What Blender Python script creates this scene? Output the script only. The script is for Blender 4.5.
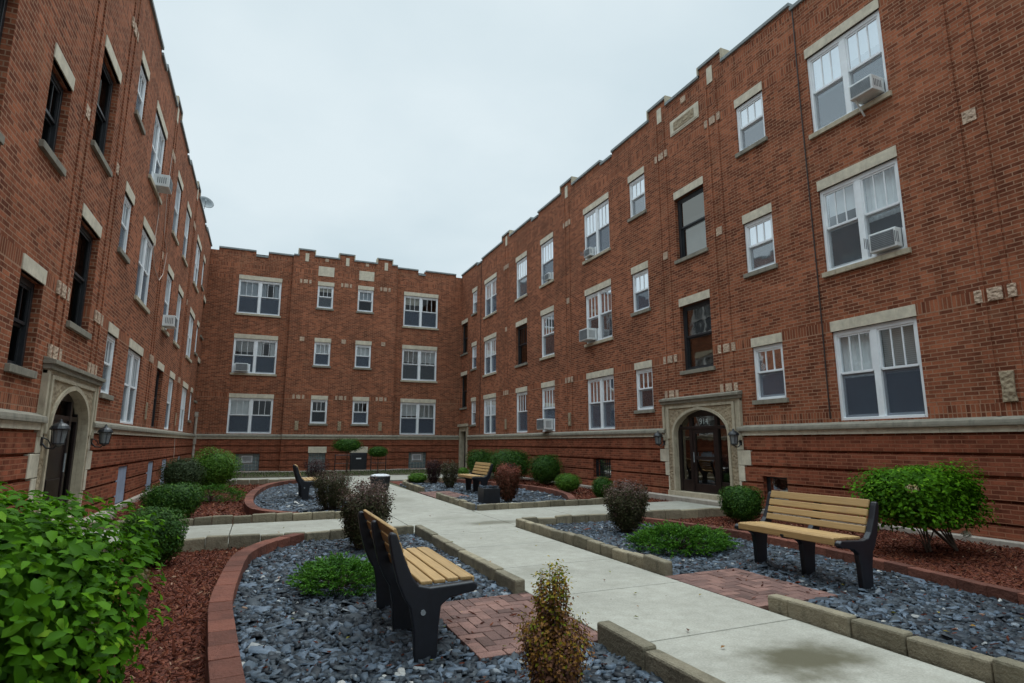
import bpy, math, random
import numpy as np
from mathutils import Matrix, Vector
random.seed(7); rng = np.random.default_rng(11)
S = bpy.context.scene
COL = S.collection
for o in list(bpy.data.objects): bpy.data.objects.remove(o)

# ------------------------------------------------------------------ camera, sky, sun, exposure
cam_d = bpy.data.cameras.new('camera'); cam = bpy.data.objects.new('camera', cam_d); COL.objects.link(cam)
right = Vector((0.919197, -0.393796, 0.001244)); up = Vector((-0.069055, -0.158076, 0.985009)); fwd = Vector((0.387696, 0.905504, 0.172496))
cam.matrix_world = Matrix(((right.x, up.x, -fwd.x, 0), (right.y, up.y, -fwd.y, 0), (right.z, up.z, -fwd.z, 1.43), (0, 0, 0, 1)))
cam_d.sensor_width = 36; cam_d.lens = 578.884/1024*36; cam_d.clip_end = 2000; cam_d.clip_start = .05
S.camera = cam

SUN_EL, SUN_AZ = math.radians(66), math.radians(35)
w = bpy.data.worlds.new('World'); S.world = w; w.use_nodes = True
nt = w.node_tree; N = nt.nodes; L = nt.links; N.clear()
out = N.new('ShaderNodeOutputWorld'); bg = N.new('ShaderNodeBackground'); L.new(bg.outputs[0], out.inputs[0])
sky = N.new('ShaderNodeTexSky'); sky.sky_type = 'NISHITA'; sky.sun_disc = False
sky.sun_elevation = SUN_EL; sky.sun_rotation = SUN_AZ; sky.dust_density = 4; sky.air_density = 1.2
tc = N.new('ShaderNodeTexCoord'); sep = N.new('ShaderNodeSeparateXYZ'); L.new(tc.outputs['Generated'], sep.inputs[0])
# cloud deck: direction projected on a flat layer overhead
zc = N.new('ShaderNodeMath'); zc.operation = 'MAXIMUM'; L.new(sep.outputs[2], zc.inputs[0]); zc.inputs[1].default_value = 0.0
za = N.new('ShaderNodeMath'); za.operation = 'ADD'; L.new(zc.outputs[0], za.inputs[0]); za.inputs[1].default_value = .18
dv = N.new('ShaderNodeVectorMath'); dv.operation = 'DIVIDE'; L.new(tc.outputs['Generated'], dv.inputs[0])
cb = N.new('ShaderNodeCombineXYZ'); [L.new(za.outputs[0], cb.inputs[i]) for i in range(3)]; L.new(cb.outputs[0], dv.inputs[1])
nz = N.new('ShaderNodeTexNoise'); nz.inputs['Scale'].default_value = .95; nz.inputs['Detail'].default_value = 6; nz.inputs['Roughness'].default_value = .5
L.new(dv.outputs[0], nz.inputs['Vector'])
cr = N.new('ShaderNodeValToRGB'); L.new(nz.outputs[0], cr.inputs[0])
cr.color_ramp.elements[0].position = .30; cr.color_ramp.elements[0].color = (5.35, 6.75, 7.45, 1)
cr.color_ramp.elements[1].position = .68; cr.color_ramp.elements[1].color = (7.6, 8.7, 9.15, 1)
# an overcast sky is brighter towards the zenith
mr = N.new('ShaderNodeMapRange'); L.new(sep.outputs[2], mr.inputs[0]); mr.inputs[1].default_value = .66; mr.inputs[2].default_value = .82
mr.inputs[3].default_value = 1.0; mr.inputs[4].default_value = 4.5; mr.interpolation_type = 'SMOOTHSTEP'
mu = N.new('ShaderNodeVectorMath'); mu.operation = 'SCALE'; L.new(cr.outputs[0], mu.inputs[0]); L.new(mr.outputs[0], mu.inputs['Scale'])
mx = N.new('ShaderNodeMix'); mx.data_type = 'RGBA'; mx.inputs[0].default_value = .93
L.new(sky.outputs[0], mx.inputs[6]); L.new(mu.outputs[0], mx.inputs[7]); L.new(mx.outputs[2], bg.inputs[0])
bg.inputs[1].default_value = .10
sl = bpy.data.lights.new('sun', 'SUN'); sl.energy = 0.6; sl.angle = math.radians(28); sl.color = (1, .97, .92)
so = bpy.data.objects.new('sun', sl); COL.objects.link(so)
sd = Vector((math.sin(SUN_AZ)*math.cos(SUN_EL), math.cos(SUN_AZ)*math.cos(SUN_EL), math.sin(SUN_EL)))
so.rotation_euler = sd.to_track_quat('Z', 'Y').to_euler(); so.location = (0, 0, 30)
vs = S.view_settings; S.display_settings.display_device = 'sRGB'
vs.view_transform = 'Standard'; vs.look = 'None'; vs.exposure = 0.0; vs.gamma = 1; vs.use_curve_mapping = False

# ------------------------------------------------------------------ materials
def newmat(name):
    m = bpy.data.materials.new(name); m.use_nodes = True; t = m.node_tree
    return m, t, t.nodes, t.links, t.nodes['Principled BSDF']
def mixc(N, L, fac, a, b, blend='MIX'):
    n = N.new('ShaderNodeMix'); n.data_type = 'RGBA'; n.blend_type = blend
    for i, v in ((0, fac), (6, a), (7, b)):
        if isinstance(v, bpy.types.NodeSocket): L.new(v, n.inputs[i])
        elif i == 0: n.inputs[0].default_value = v
        else: n.inputs[i].default_value = (*v, 1)
    return n.outputs[2]
def math_(N, L, op, a, b=None, c=None):
    n = N.new('ShaderNodeMath'); n.operation = op
    for i, v in enumerate((a, b, c)):
        if v is None: continue
        if isinstance(v, bpy.types.NodeSocket): L.new(v, n.inputs[i])
        else: n.inputs[i].default_value = v
    return n.outputs[0]
def noise(N, L, vec, scale, detail=4, rough=.6, dist=0.):
    n = N.new('ShaderNodeTexNoise'); n.inputs['Scale'].default_value = scale; n.inputs['Detail'].default_value = detail
    n.inputs['Roughness'].default_value = rough; n.inputs['Distortion'].default_value = dist
    if vec is not None: L.new(vec, n.inputs['Vector'])
    return n.outputs[0]
def ramp(N, L, fac, stops):
    n = N.new('ShaderNodeValToRGB'); L.new(fac, n.inputs[0]); e = n.color_ramp.elements
    while len(e) < len(stops): e.new(.5)
    for q, (p, c) in zip(e, stops):
        q.position = p; q.color = (*c, 1) if len(c) == 3 else c
    return n.outputs[0]
def bump(N, L, h, bs, strength=.3, dist=.01):
    b = N.new('ShaderNodeBump'); b.inputs['Strength'].default_value = strength; b.inputs['Distance'].default_value = dist
    L.new(h, b.inputs['Height']); L.new(b.outputs[0], bs.inputs['Normal']); return b
def simple(name, col, rough=.6, metal=0., var=.15, scale=6., bmp=.15, bd=.004, spec=.5):
    m, t, N, L, bs = newmat(name)
    co = N.new('ShaderNodeTexCoord').outputs['Object']
    f = noise(N, L, co, scale, 5)
    c2 = tuple(max(0, x*(1-var*1.6)) for x in col); c1 = tuple(min(1, x*(1+var)) for x in col)
    L.new(ramp(N, L, f, [(.32, c2), (.68, c1)]), bs.inputs['Base Color'])
    bs.inputs['Roughness'].default_value = rough; bs.inputs['Metallic'].default_value = metal; bs.inputs['Specular IOR Level'].default_value = spec
    if bmp: bump(N, L, noise(N, L, co, scale*8, 4), bs, bmp, bd)
    return m

def brick_mat(name, c1, c2, mortar, soldiers=True):
    m, t, N, L, bs = newmat(name)
    uv = N.new('ShaderNodeUVMap'); uv.uv_map = 'UVMap'
    sp = N.new('ShaderNodeSeparateXYZ'); L.new(uv.outputs[0], sp.inputs[0])
    def br(vec, bw, rh, off=.5):
        b = N.new('ShaderNodeTexBrick'); b.offset = off; b.inputs['Scale'].default_value = 1
        b.inputs['Brick Width'].default_value = bw; b.inputs['Row Height'].default_value = rh
        b.inputs['Mortar Size'].default_value = .0085; b.inputs['Mortar Smooth'].default_value = .25; b.inputs['Bias'].default_value = -.1
        b.inputs['Color1'].default_value = (0, 0, 0, 1); b.inputs['Color2'].default_value = (1, 1, 1, 1); b.inputs['Mortar'].default_value = (.5, .5, .5, 1)
        L.new(vec, b.inputs['Vector']); return b
    # irregular laying: small wobble of the courses
    wob = noise(N, L, uv.outputs[0], 2.2, 2)
    wv = math_(N, L, 'MULTIPLY', math_(N, L, 'SUBTRACT', wob, .5), .010)
    cv = N.new('ShaderNodeCombineXYZ'); L.new(sp.outputs[0], cv.inputs[0]); L.new(math_(N, L, 'ADD', sp.outputs[1], wv), cv.inputs[1])
    A = br(cv.outputs[0], .212, .0677)
    tint, fac = A.outputs[0], A.outputs[1]
    if soldiers:
        sw = N.new('ShaderNodeCombineXYZ'); L.new(math_(N, L, 'ADD', sp.outputs[1], -.002), sw.inputs[0]); L.new(sp.outputs[0], sw.inputs[1])
        B = br(sw.outputs[0], .2115, .0677, 0)
        z = sp.outputs[1]
        def band(a, b): return math_(N, L, 'MULTIPLY', math_(N, L, 'GREATER_THAN', z, a), math_(N, L, 'LESS_THAN', z, b))
        mk = None
        for a, b in ((1.835, 2.03), (3.59, 3.80), (9.55, 9.765), (10.16, 10.37), (10.72, 10.93)):
            q = band(a, b); mk = q if mk is None else math_(N, L, 'ADD', mk, q)
        tint = mixc(N, L, mk, A.outputs[0], B.outputs[0])
        f2 = N.new('ShaderNodeMix'); f2.data_type = 'FLOAT'; L.new(mk, f2.inputs[0]); L.new(A.outputs[1], f2.inputs[2]); L.new(B.outputs[1], f2.inputs[3]); fac = f2.outputs[0]
    col = ramp(N, L, tint, [(0, c1), (.45, tuple((a+b)/2 for a, b in zip(c1, c2))), (.85, c2), (1, tuple(x*1.22 for x in c2))])
    big = noise(N, L, uv.outputs[0], .55, 5, .62)
    col = mixc(N, L, 1., col, ramp(N, L, big, [(.3, (.70, .68, .68)), (.7, (1.22, 1.2, 1.18))]), 'MULTIPLY')
    fine = noise(N, L, uv.outputs[0], 30, 4, .7)
    col = mixc(N, L, 1., col, ramp(N, L, fine, [(.3, (.82, .82, .82)), (.7, (1.15, 1.15, 1.15))]), 'MULTIPLY')
    # patches of sooty weathering and lighter repointing
    soot = ramp(N, L, noise(N, L, uv.outputs[0], 1.7, 6, .7, .6), [(.62, (0, 0, 0)), (.84, (.40, .40, .40))])
    col = mixc(N, L, soot, col, (.075, .045, .036))
    ms_ = N.new('ShaderNodeMapping'); ms_.inputs['Scale'].default_value = (3.2, .28, 1); L.new(uv.outputs[0], ms_.inputs[0])
    streak = ramp(N, L, noise(N, L, ms_.outputs[0], 1.6, 5, .65), [(.34, (.66, .64, .63)), (.52, (1, 1, 1)), (.75, (1.12, 1.12, 1.1))])
    col = mixc(N, L, 1., col, streak, 'MULTIPLY')
    rep = ramp(N, L, noise(N, L, uv.outputs[0], .9, 3, .5, 1.2), [(.63, (0, 0, 0)), (.66, (.30, .30, .30))])
    col = mixc(N, L, rep, col, (.33, .15, .085))
    mo = mixc(N, L, noise(N, L, uv.outputs[0], 1.3, 4), tuple(x*.6 for x in mortar), tuple(x*1.2 for x in mortar))
    col = mixc(N, L, fac, col, mo)
    L.new(col, bs.inputs['Base Color']); bs.inputs['Roughness'].default_value = .95; bs.inputs['Specular IOR Level'].default_value = .06
    h = math_(N, L, 'ADD', math_(N, L, 'MULTIPLY', math_(N, L, 'SUBTRACT', 1., fac), 1.), math_(N, L, 'MULTIPLY', fine, .5))
    h = math_(N, L, 'ADD', h, math_(N, L, 'MULTIPLY', tint, .25))
    bump(N, L, h, bs, .8, .008)
    return m
M = {}
M['brick'] = brick_mat('red_brick', (.170, .057, .033), (.375, .130, .069), (.38, .215, .140))
M['brick_base'] = brick_mat('basement_brick', (.165, .052, .031), (.310, .097, .054), (.32, .135, .08), False)

def stone(name, col, streak=True, blotch=(.16, .15, .13), rough=.85, island=False, carve=0):
    m, t, N, L, bs = newmat(name)
    co = N.new('ShaderNodeTexCoord').outputs['Object']
    f = noise(N, L, co, 5, 6, .65)
    c = ramp(N, L, f, [(.3, tuple(x*.78 for x in col)), (.7, tuple(min(1, x*1.15) for x in col))])
    mp = N.new('ShaderNodeMapping'); mp.inputs['Scale'].default_value = (4, 4, 1.0); L.new(co, mp.inputs[0])
    g = ramp(N, L, noise(N, L, mp.outputs[0], 2.2, 6, .7), [(.52, (0, 0, 0)), (.78, (.8, .8, .8))])
    if streak: c = mixc(N, L, g, c, blotch)
    if island:
        gi = N.new('ShaderNodeNewGeometry'); c = mixc(N, L, 1., c, ramp(N, L, gi.outputs['Random Per Island'], [(0, (.62, .62, .60)), (.5, (.95, .92, .9)), (1, (1.35, 1.3, 1.22))]), 'MULTIPLY')
    L.new(c, bs.inputs['Base Color']); bs.inputs['Roughness'].default_value = rough; bs.inputs['Specular IOR Level'].default_value = .3
    h = noise(N, L, co, 45, 5)
    if carve:
        vo = N.new('ShaderNodeTexVoronoi'); vo.inputs['Scale'].default_value = carve; vo.feature = 'SMOOTH_F1'; L.new(co, vo.inputs['Vector'])
        h = math_(N, L, 'ADD', math_(N, L, 'MULTIPLY', vo.outputs[0], 3.), math_(N, L, 'MULTIPLY', noise(N, L, co, carve*.6, 3, .5, 1.5), 2.))
    if island: h = math_(N, L, 'ADD', h, math_(N, L, 'MULTIPLY', noise(N, L, co, 9, 5, .65), 2.5))
    bump(N, L, h, bs, .9 if carve or island else .35, .012 if carve or island else .006)
    return m
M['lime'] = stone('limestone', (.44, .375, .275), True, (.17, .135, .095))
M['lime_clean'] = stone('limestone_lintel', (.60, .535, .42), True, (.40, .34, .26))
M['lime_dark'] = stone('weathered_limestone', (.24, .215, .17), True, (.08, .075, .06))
M['coping'] = stone('coping_stone', (.25, .27, .27), True, (.12, .14, .14))
M['carved'] = stone('carved_limestone', (.34, .265, .175), True, (.15, .11, .075), carve=16)
M['pinkstone'] = stone('carved_block', (.50, .36, .26), True, (.30, .2, .15), carve=22)
M['kerb'] = stone('tumbled_kerb_stone', (.235, .205, .145), True, (.06, .055, .04), island=True)
M['redblock'] = stone('red_edging_block', (.155, .056, .038), True, (.10, .04, .03), island=True)
M['paver'] = stone('clay_paver', (.175, .098, .084), True, (.09, .065, .06), island=True)
M['foundation'] = stone('foundation_concrete', (.36, .31, .26), True, (.16, .14, .12))

def concrete():
    m, t, N, L, bs = newmat('path_concrete')
    co = N.new('ShaderNodeTexCoord').outputs['Object']
    c = ramp(N, L, noise(N, L, co, 1.1, 6, .6), [(.28, (.29, .277, .240)), (.72, (.375, .36, .315))])
    c = mixc(N, L, 1., c, ramp(N, L, noise(N, L, co, 60, 4, .7), [(.3, (.78, .78, .77)), (.7, (1.16, 1.15, 1.13))]), 'MULTIPLY')
    c = mixc(N, L, 1., c, ramp(N, L, noise(N, L, co, 7, 5, .7), [(.3, (.86, .85, .83)), (.7, (1.1, 1.1, 1.1))]), 'MULTIPLY')
    sp = N.new('ShaderNodeSeparateXYZ'); L.new(co, sp.inputs[0])
    wob = noise(N, L, co, 2.6, 4, .6)
    tot = None
    for (x, y, rx, ry, s) in ((3.50, 3.08, .52, .36, .95), (4.0, 10.2, .75, .26, .62), (3.55, 11.2, .5, .3, .22), (3.3, 15.2, .45, .9, .28), (2.95, 6.2, .5, .3, .18), (3.1, 19.5, .6, 1.2, .22), (6.5, 10.9, 1.2, .35, .14)):
        dx = math_(N, L, 'DIVIDE', math_(N, L, 'SUBTRACT', sp.outputs[0], x), rx); dy = math_(N, L, 'DIVIDE', math_(N, L, 'SUBTRACT', sp.outputs[1], y), ry)
        d = math_(N, L, 'SQRT', math_(N, L, 'ADD', math_(N, L, 'MULTIPLY', dx, dx), math_(N, L, 'MULTIPLY', dy, dy)))
        d = math_(N, L, 'ADD', d, math_(N, L, 'MULTIPLY', math_(N, L, 'SUBTRACT', wob, .5), 1.6))
        q = N.new('ShaderNodeMapRange'); q.interpolation_type = 'SMOOTHSTEP'; L.new(d, q.inputs[0]); q.inputs[1].default_value = 1.25; q.inputs[2].default_value = .35; q.inputs[3].default_value = 0; q.inputs[4].default_value = s
        tot = q.outputs[0] if tot is None else math_(N, L, 'MAXIMUM', tot, q.outputs[0])
    c = mixc(N, L, tot, c, (.085, .075, .045))
    crk = ramp(N, L, noise(N, L, co, 3.5, 8, .75, .8), [(.68, (0, 0, 0)), (.8, (.35, .35, .35))])
    c = mixc(N, L, crk, c, (.22, .20, .165))
    L.new(c, bs.inputs['Base Color']); bs.inputs['Roughness'].default_value = .85; bs.inputs['Specular IOR Level'].default_value = .2
    bump(N, L, noise(N, L, co, 120, 4, .7), bs, .25, .003)
    return m
M['concrete'] = concrete()
def speckle(name, stops, scale, rough=.9, bd=.02, spec=.3):
    m, t, N, L, bs = newmat(name)
    co = N.new('ShaderNodeTexCoord').outputs['Object']
    vo = N.new('ShaderNodeTexVoronoi'); vo.inputs['Scale'].default_value = scale; L.new(co, vo.inputs['Vector'])
    sx = N.new('ShaderNodeSeparateColor'); L.new(vo.outputs['Color'], sx.inputs[0])
    L.new(ramp(N, L, sx.outputs[0], stops), bs.inputs['Base Color']); bs.inputs['Roughness'].default_value = rough; bs.inputs['Specular IOR Level'].default_value = spec
    bump(N, L, math_(N, L, 'ADD', sx.outputs[1], noise(N, L, co, scale*1.5, 4)), bs, .8, bd)
    return m
M['mulch_base'] = speckle('red_mulch_ground', [(0, (.055, .016, .010)), (.6, (.14, .036, .02)), (1, (.22, .07, .04))], 38)
M['slate_base'] = speckle('slate_ground', [(0, (.010, .012, .016)), (1, (.03, .04, .05))], 30)
M['soil'] = speckle('soil_and_turf', [(0, (.045, .04, .022)), (1, (.10, .09, .05))], 12)
M['grasscol'] = speckle('rough_grass', [(0, (.05, .075, .02)), (.6, (.10, .14, .035)), (1, (.17, .16, .06))], 45)

def island_mat(name, stops, rough=.6, spec=.4, scale=60, bs_=.4):
    m, t, N, L, bs = newmat(name)
    gi = N.new('ShaderNodeNewGeometry'); co = N.new('ShaderNodeTexCoord').outputs['Object']
    c = ramp(N, L, gi.outputs['Random Per Island'], stops)
    c = mixc(N, L, 1., c, ramp(N, L, noise(N, L, co, scale, 3), [(.3, (.75, .75, .75)), (.7, (1.25, 1.25, 1.25))]), 'MULTIPLY')
    L.new(c, bs.inputs['Base Color']); bs.inputs['Roughness'].default_value = rough; bs.inputs['Specular IOR Level'].default_value = spec
    bump(N, L, noise(N, L, co, scale*2, 3), bs, bs_, .003)
    return m
M['slate'] = island_mat('slate_chip', [(0, (.006, .008, .012)), (.35, (.022, .030, .040)), (.6, (.048, .058, .068)), (.8, (.062, .084, .112)), (.975, (.11, .14, .18)), (.993, (.30, .30, .29)), (1, (.44, .41, .37))], .55, .28)
M['mulch'] = island_mat('mulch_shred', [(0, (.025, .007, .005)), (.5, (.080, .021, .011)), (.85, (.14, .040, .021)), (.975, (.19, .08, .045)), (1, (.34, .22, .15))], .9, .08)

def leaf_mat(name, stops, rough=.5, trans=.25, spec=.14):
    m, t, N, L, bs = newmat(name)
    at = N.new('ShaderNodeAttribute'); at.attribute_name = 'tint'
    c = ramp(N, L, at.outputs['Fac'], stops)
    L.new(c, bs.inputs['Base Color']); bs.inputs['Roughness'].default_value = rough; bs.inputs['Specular IOR Level'].default_value = spec
    tr = N.new('ShaderNodeBsdfTranslucent'); ms = N.new('ShaderNodeMixShader'); ms.inputs[0].default_value = trans
    L.new(c, tr.inputs[0]); L.new(bs.outputs[0], ms.inputs[1]); L.new(tr.outputs[0], ms.inputs[2])
    L.new(ms.outputs[0], t.nodes['Material Output'].inputs[0])
    return m
M['hydr'] = leaf_mat('hydrangea_leaf', [(0, (.018, .060, .003)), (.45, (.055, .155, .005)), (.8, (.11, .26, .008)), (1, (.20, .34, .02))], .55, .35, .08)
M['box'] = leaf_mat('boxwood_leaf', [(0, (.012, .042, .006)), (.6, (.040, .105, .012)), (1, (.11, .20, .02))], .55, .2)
M['boxbright'] = leaf_mat('bright_shrub_leaf', [(0, (.04, .10, .012)), (.6, (.09, .20, .020)), (1, (.20, .33, .04))], .5, .3)
M['olive'] = leaf_mat('olive_shrub_leaf', [(0, (.02, .035, .014)), (.6, (.05, .075, .028)), (1, (.09, .12, .05))], .6, .2)
M['juniper'] = leaf_mat('juniper_needle', [(0, (.018, .070, .006)), (.6, (.055, .160, .012)), (1, (.13, .28, .025))], .6, .2)
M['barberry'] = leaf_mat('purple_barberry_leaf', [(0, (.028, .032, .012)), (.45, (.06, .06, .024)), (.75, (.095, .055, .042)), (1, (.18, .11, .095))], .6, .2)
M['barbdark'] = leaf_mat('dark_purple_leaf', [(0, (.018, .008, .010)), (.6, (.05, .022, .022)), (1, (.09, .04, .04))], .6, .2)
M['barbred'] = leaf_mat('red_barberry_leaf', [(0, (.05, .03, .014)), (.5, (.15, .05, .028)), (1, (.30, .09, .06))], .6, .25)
M['conifer'] = leaf_mat('rusty_conifer_needle', [(0, (.06, .03, .025)), (.3, (.19, .085, .05)), (.55, (.30, .15, .018)), (.75, (.13, .17, .012)), (1, (.38, .27, .025))], .65, .25)
M['bloom'] = leaf_mat('dried_bloom', [(0, (.42, .28, .14)), (.6, (.62, .46, .26)), (1, (.75, .66, .5))], .7, .3)
M['bloomw'] = leaf_mat('white_bloom', [(0, (.5, .55, .38)), (1, (.85, .87, .78))], .7, .3)
M['bark'] = simple('bark', (.075, .05, .035), .9, 0, .3, 30, .4)

M['white'] = simple('white_window_paint', (.82, .84, .86), .45, 0, .06, 3, .05)
M['dark'] = simple('dark_window_paint', (.022, .024, .028), .4, 0, .2, 4, .05)
M['door'] = simple('dark_brown_door', (.018, .010, .009), .35, 0, .3, 6, .05)
M['black'] = simple('black_metal', (.012, .013, .017), .38, .0, .25, 10, .1)
M['benchblack'] = simple('black_cast_metal', (.008, .009, .014), .42, 0, .2, 18, .2)
M['greymetal'] = simple('galvanised_metal', (.33, .36, .38), .45, .5, .15, 6, .05)
M['dishgrey'] = simple('dish_grey', (.13, .15, .16), .5, 0, .1, 6, .05)
M['pipe'] = simple('pale_drain_pipe', (.42, .37, .31), .6, 0, .2, 5, .1)
M['vent'] = simple('blue_grey_board', (.27, .32, .42), .7, 0, .12, 4, .1)
M['ac'] = simple('air_conditioner_case', (.70, .71, .70), .5, 0, .08, 8, .05)
M['acgrille'] = simple('air_conditioner_grille', (.16, .17, .18), .5, 0, .1, 8, .05)
M['interior'] = simple('room_plaster', (.16, .15, .14), .9, 0, .1, 1, 0)
M['vestibule'] = simple('vestibule_lining', (.05, .032, .026), .7, 0, .2, 2, 0)
M['roof'] = simple('roof_felt', (.08, .08, .08), .9, 0, .2, 1, .1)
M['cable'] = simple('pale_cable', (.55, .42, .36), .6, 0, .05, 5, 0)
M['darkcable'] = simple('dark_cable', (.03, .022, .02), .6, 0, .05, 5, 0)
M['shade'] = simple('curtain_cloth', (.78, .80, .80), .8, 0, .05, 3, .05)
M['cream'] = simple('cream_curtain', (.66, .62, .52), .85, 0, .06, 3, .05)
M['blindgrey2'] = simple('pale_grey_blind', (.52, .56, .60), .8, 0, .05, 3, .05)
M['blindgrey'] = simple('grey_shade', (.30, .34, .38), .8, 0, .05, 3, .05)
def wood():
    m, t, N, L, bs = newmat('tan_bench_slat')
    co = N.new('ShaderNodeTexCoord').outputs['Object']
    mp = N.new('ShaderNodeMapping'); mp.inputs['Scale'].default_value = (30, 1.2, 30); L.new(co, mp.inputs[0])
    gi = N.new('ShaderNodeNewGeometry')
    c = ramp(N, L, noise(N, L, mp.outputs[0], 3, 5, .6), [(.3, (.29, .170, .062)), (.7, (.43, .265, .105))])
    c = mixc(N, L, 1., c, ramp(N, L, gi.outputs['Random Per Island'], [(0, (.88, .88, .88)), (1, (1.1, 1.1, 1.1))]), 'MULTIPLY')
    c = mixc(N, L, ramp(N, L, noise(N, L, co, 3, 4), [(.58, (0, 0, 0)), (.8, (.4, .4, .4))]), c, (.22, .15, .10))
    L.new(c, bs.inputs['Base Color']); bs.inputs['Roughness'].default_value = .62
    bump(N, L, noise(N, L, mp.outputs[0], 8, 4), bs, .2, .003)
    return m
M['wood'] = wood()
def glass():
    m, t, N, L, bs = newmat('window_glass'); N.remove(bs)
    tr = N.new('ShaderNodeBsdfTransparent'); tr.inputs[0].default_value = (.90, .93, .94, 1)
    gl = N.new('ShaderNodeBsdfGlossy'); gl.inputs['Roughness'].default_value = .03; gl.inputs[0].default_value = (.95, .97, 1, 1)
    fr = N.new('ShaderNodeFresnel'); fr.inputs[0].default_value = 1.5
    f = math_(N, L, 'MINIMUM', math_(N, L, 'ADD', math_(N, L, 'MULTIPLY', fr.outputs[0], .85), .0), 1.)
    co = N.new('ShaderNodeTexCoord').outputs['Object']
    b = N.new('ShaderNodeBump'); b.inputs['Strength'].default_value = .12; b.inputs['Distance'].default_value = .02; L.new(noise(N, L, co, 1.6, 2), b.inputs['Height'])
    L.new(b.outputs[0], gl.inputs['Normal'])
    ms = N.new('ShaderNodeMixShader'); L.new(f, ms.inputs[0]); L.new(tr.outputs[0], ms.inputs[1]); L.new(gl.outputs[0], ms.inputs[2])
    L.new(ms.outputs[0], N['Material Output'].inputs[0]); return m
M['glass'] = glass()
def screen():
    m, t, N, L, bs = newmat('insect_screen')
    bs.inputs['Base Color'].default_value = (.085, .10, .125, 1); bs.inputs['Roughness'].default_value = .7
    tr = N.new('ShaderNodeBsdfTransparent'); ms = N.new('ShaderNodeMixShader'); ms.inputs[0].default_value = .62
    L.new(tr.outputs[0], ms.inputs[1]); L.new(bs.outputs[0], ms.inputs[2]); L.new(ms.outputs[0], N['Material Output'].inputs[0]); return m
M['screen'] = screen()
M['screenlight'] = M['screen'].copy(); M['screenlight'].name = 'thin_insect_screen'
M['screendark'] = M['screen'].copy(); M['screendark'].name = 'dark_insect_screen'
for k_, f_, c_ in (('screenlight', .45, (.13, .15, .17, 1)), ('screendark', .40, (.035, .042, .055, 1)), ('screen', .62, (.075, .095, .13, 1))):
    for n_ in M[k_].node_tree.nodes:
        if n_.type == 'MIX_SHADER': n_.inputs[0].default_value = f_
        if n_.type == 'BSDF_PRINCIPLED': n_.inputs['Base Color'].default_value = c_
M['doorglass'] = M['glass'].copy(); M['doorglass'].name = 'tinted_door_glass'
for n_ in M['doorglass'].node_tree.nodes:
    if n_.type == 'BSDF_GLOSSY': n_.inputs[0].default_value = (.26, .25, .23, 1)
def glassblock():
    m, t, N, L, bs = newmat('glass_block')
    bs.inputs['Base Color'].default_value = (.13, .16, .16, 1); bs.inputs['Roughness'].default_value = .15
    co = N.new('ShaderNodeTexCoord').outputs['Object']; bump(N, L, noise(N, L, co, 25, 3), bs, .5, .01); return m
M['gblock'] = glassblock()
M['mortargrey'] = simple('grey_mortar', (.30, .29, .27), .9, 0, .1, 8, .1)
M['plate'] = simple('pale_plate', (.6, .6, .62), .5, 0, .05, 8, 0)
M['lampglass'] = simple('frosted_lamp_glass', (.17, .18, .19), .2, 0, .1, 10, .05)
M['transom'] = simple('transom_lettering', (.52, .60, .60), .5, 0, .05, 8, 0)

# ------------------------------------------------------------------ helpers
def tag(o, label=None, cat=None, group=None, kind=None):
    if label: o['label'] = label
    if cat: o['category'] = cat
    if group: o['group'] = group
    if kind: o['kind'] = kind
    return o
def empty(name, loc=(0, 0, 0), rz=0):
    o = bpy.data.objects.new(name, None); o.location = loc; o.rotation_euler = (0, 0, rz); o.empty_display_size = .2; COL.objects.link(o); return o
def raw_mesh(name, V, F, mat, parent=None, tint=None, smooth=False, loc=None):
    """V (n,3) array, F (m,k) array of equal-size faces"""
    me = bpy.data.meshes.new(name); V = np.asarray(V, np.float32); F = np.asarray(F, np.int32)
    me.vertices.add(len(V)); me.vertices.foreach_set('co', V.ravel())
    k = F.shape[1]; me.loops.add(F.size); me.loops.foreach_set('vertex_index', F.ravel())
    me.polygons.add(len(F)); me.polygons.foreach_set('loop_start', np.arange(0, F.size, k, dtype=np.int32)); me.polygons.foreach_set('loop_total', np.full(len(F), k, np.int32))
    me.update(calc_edges=True)
    if tint is not None:
        a = me.attributes.new('tint', 'FLOAT', 'POINT'); a.data.foreach_set('value', np.asarray(tint, np.float32))
    if smooth: me.polygons.foreach_set('use_smooth', np.ones(len(F), bool))
    me.materials.append(M[mat]); o = bpy.data.objects.new(name, me); COL.objects.link(o)
    if parent is not None: o.parent = parent
    if loc is not None: o.location = loc
    return o
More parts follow.
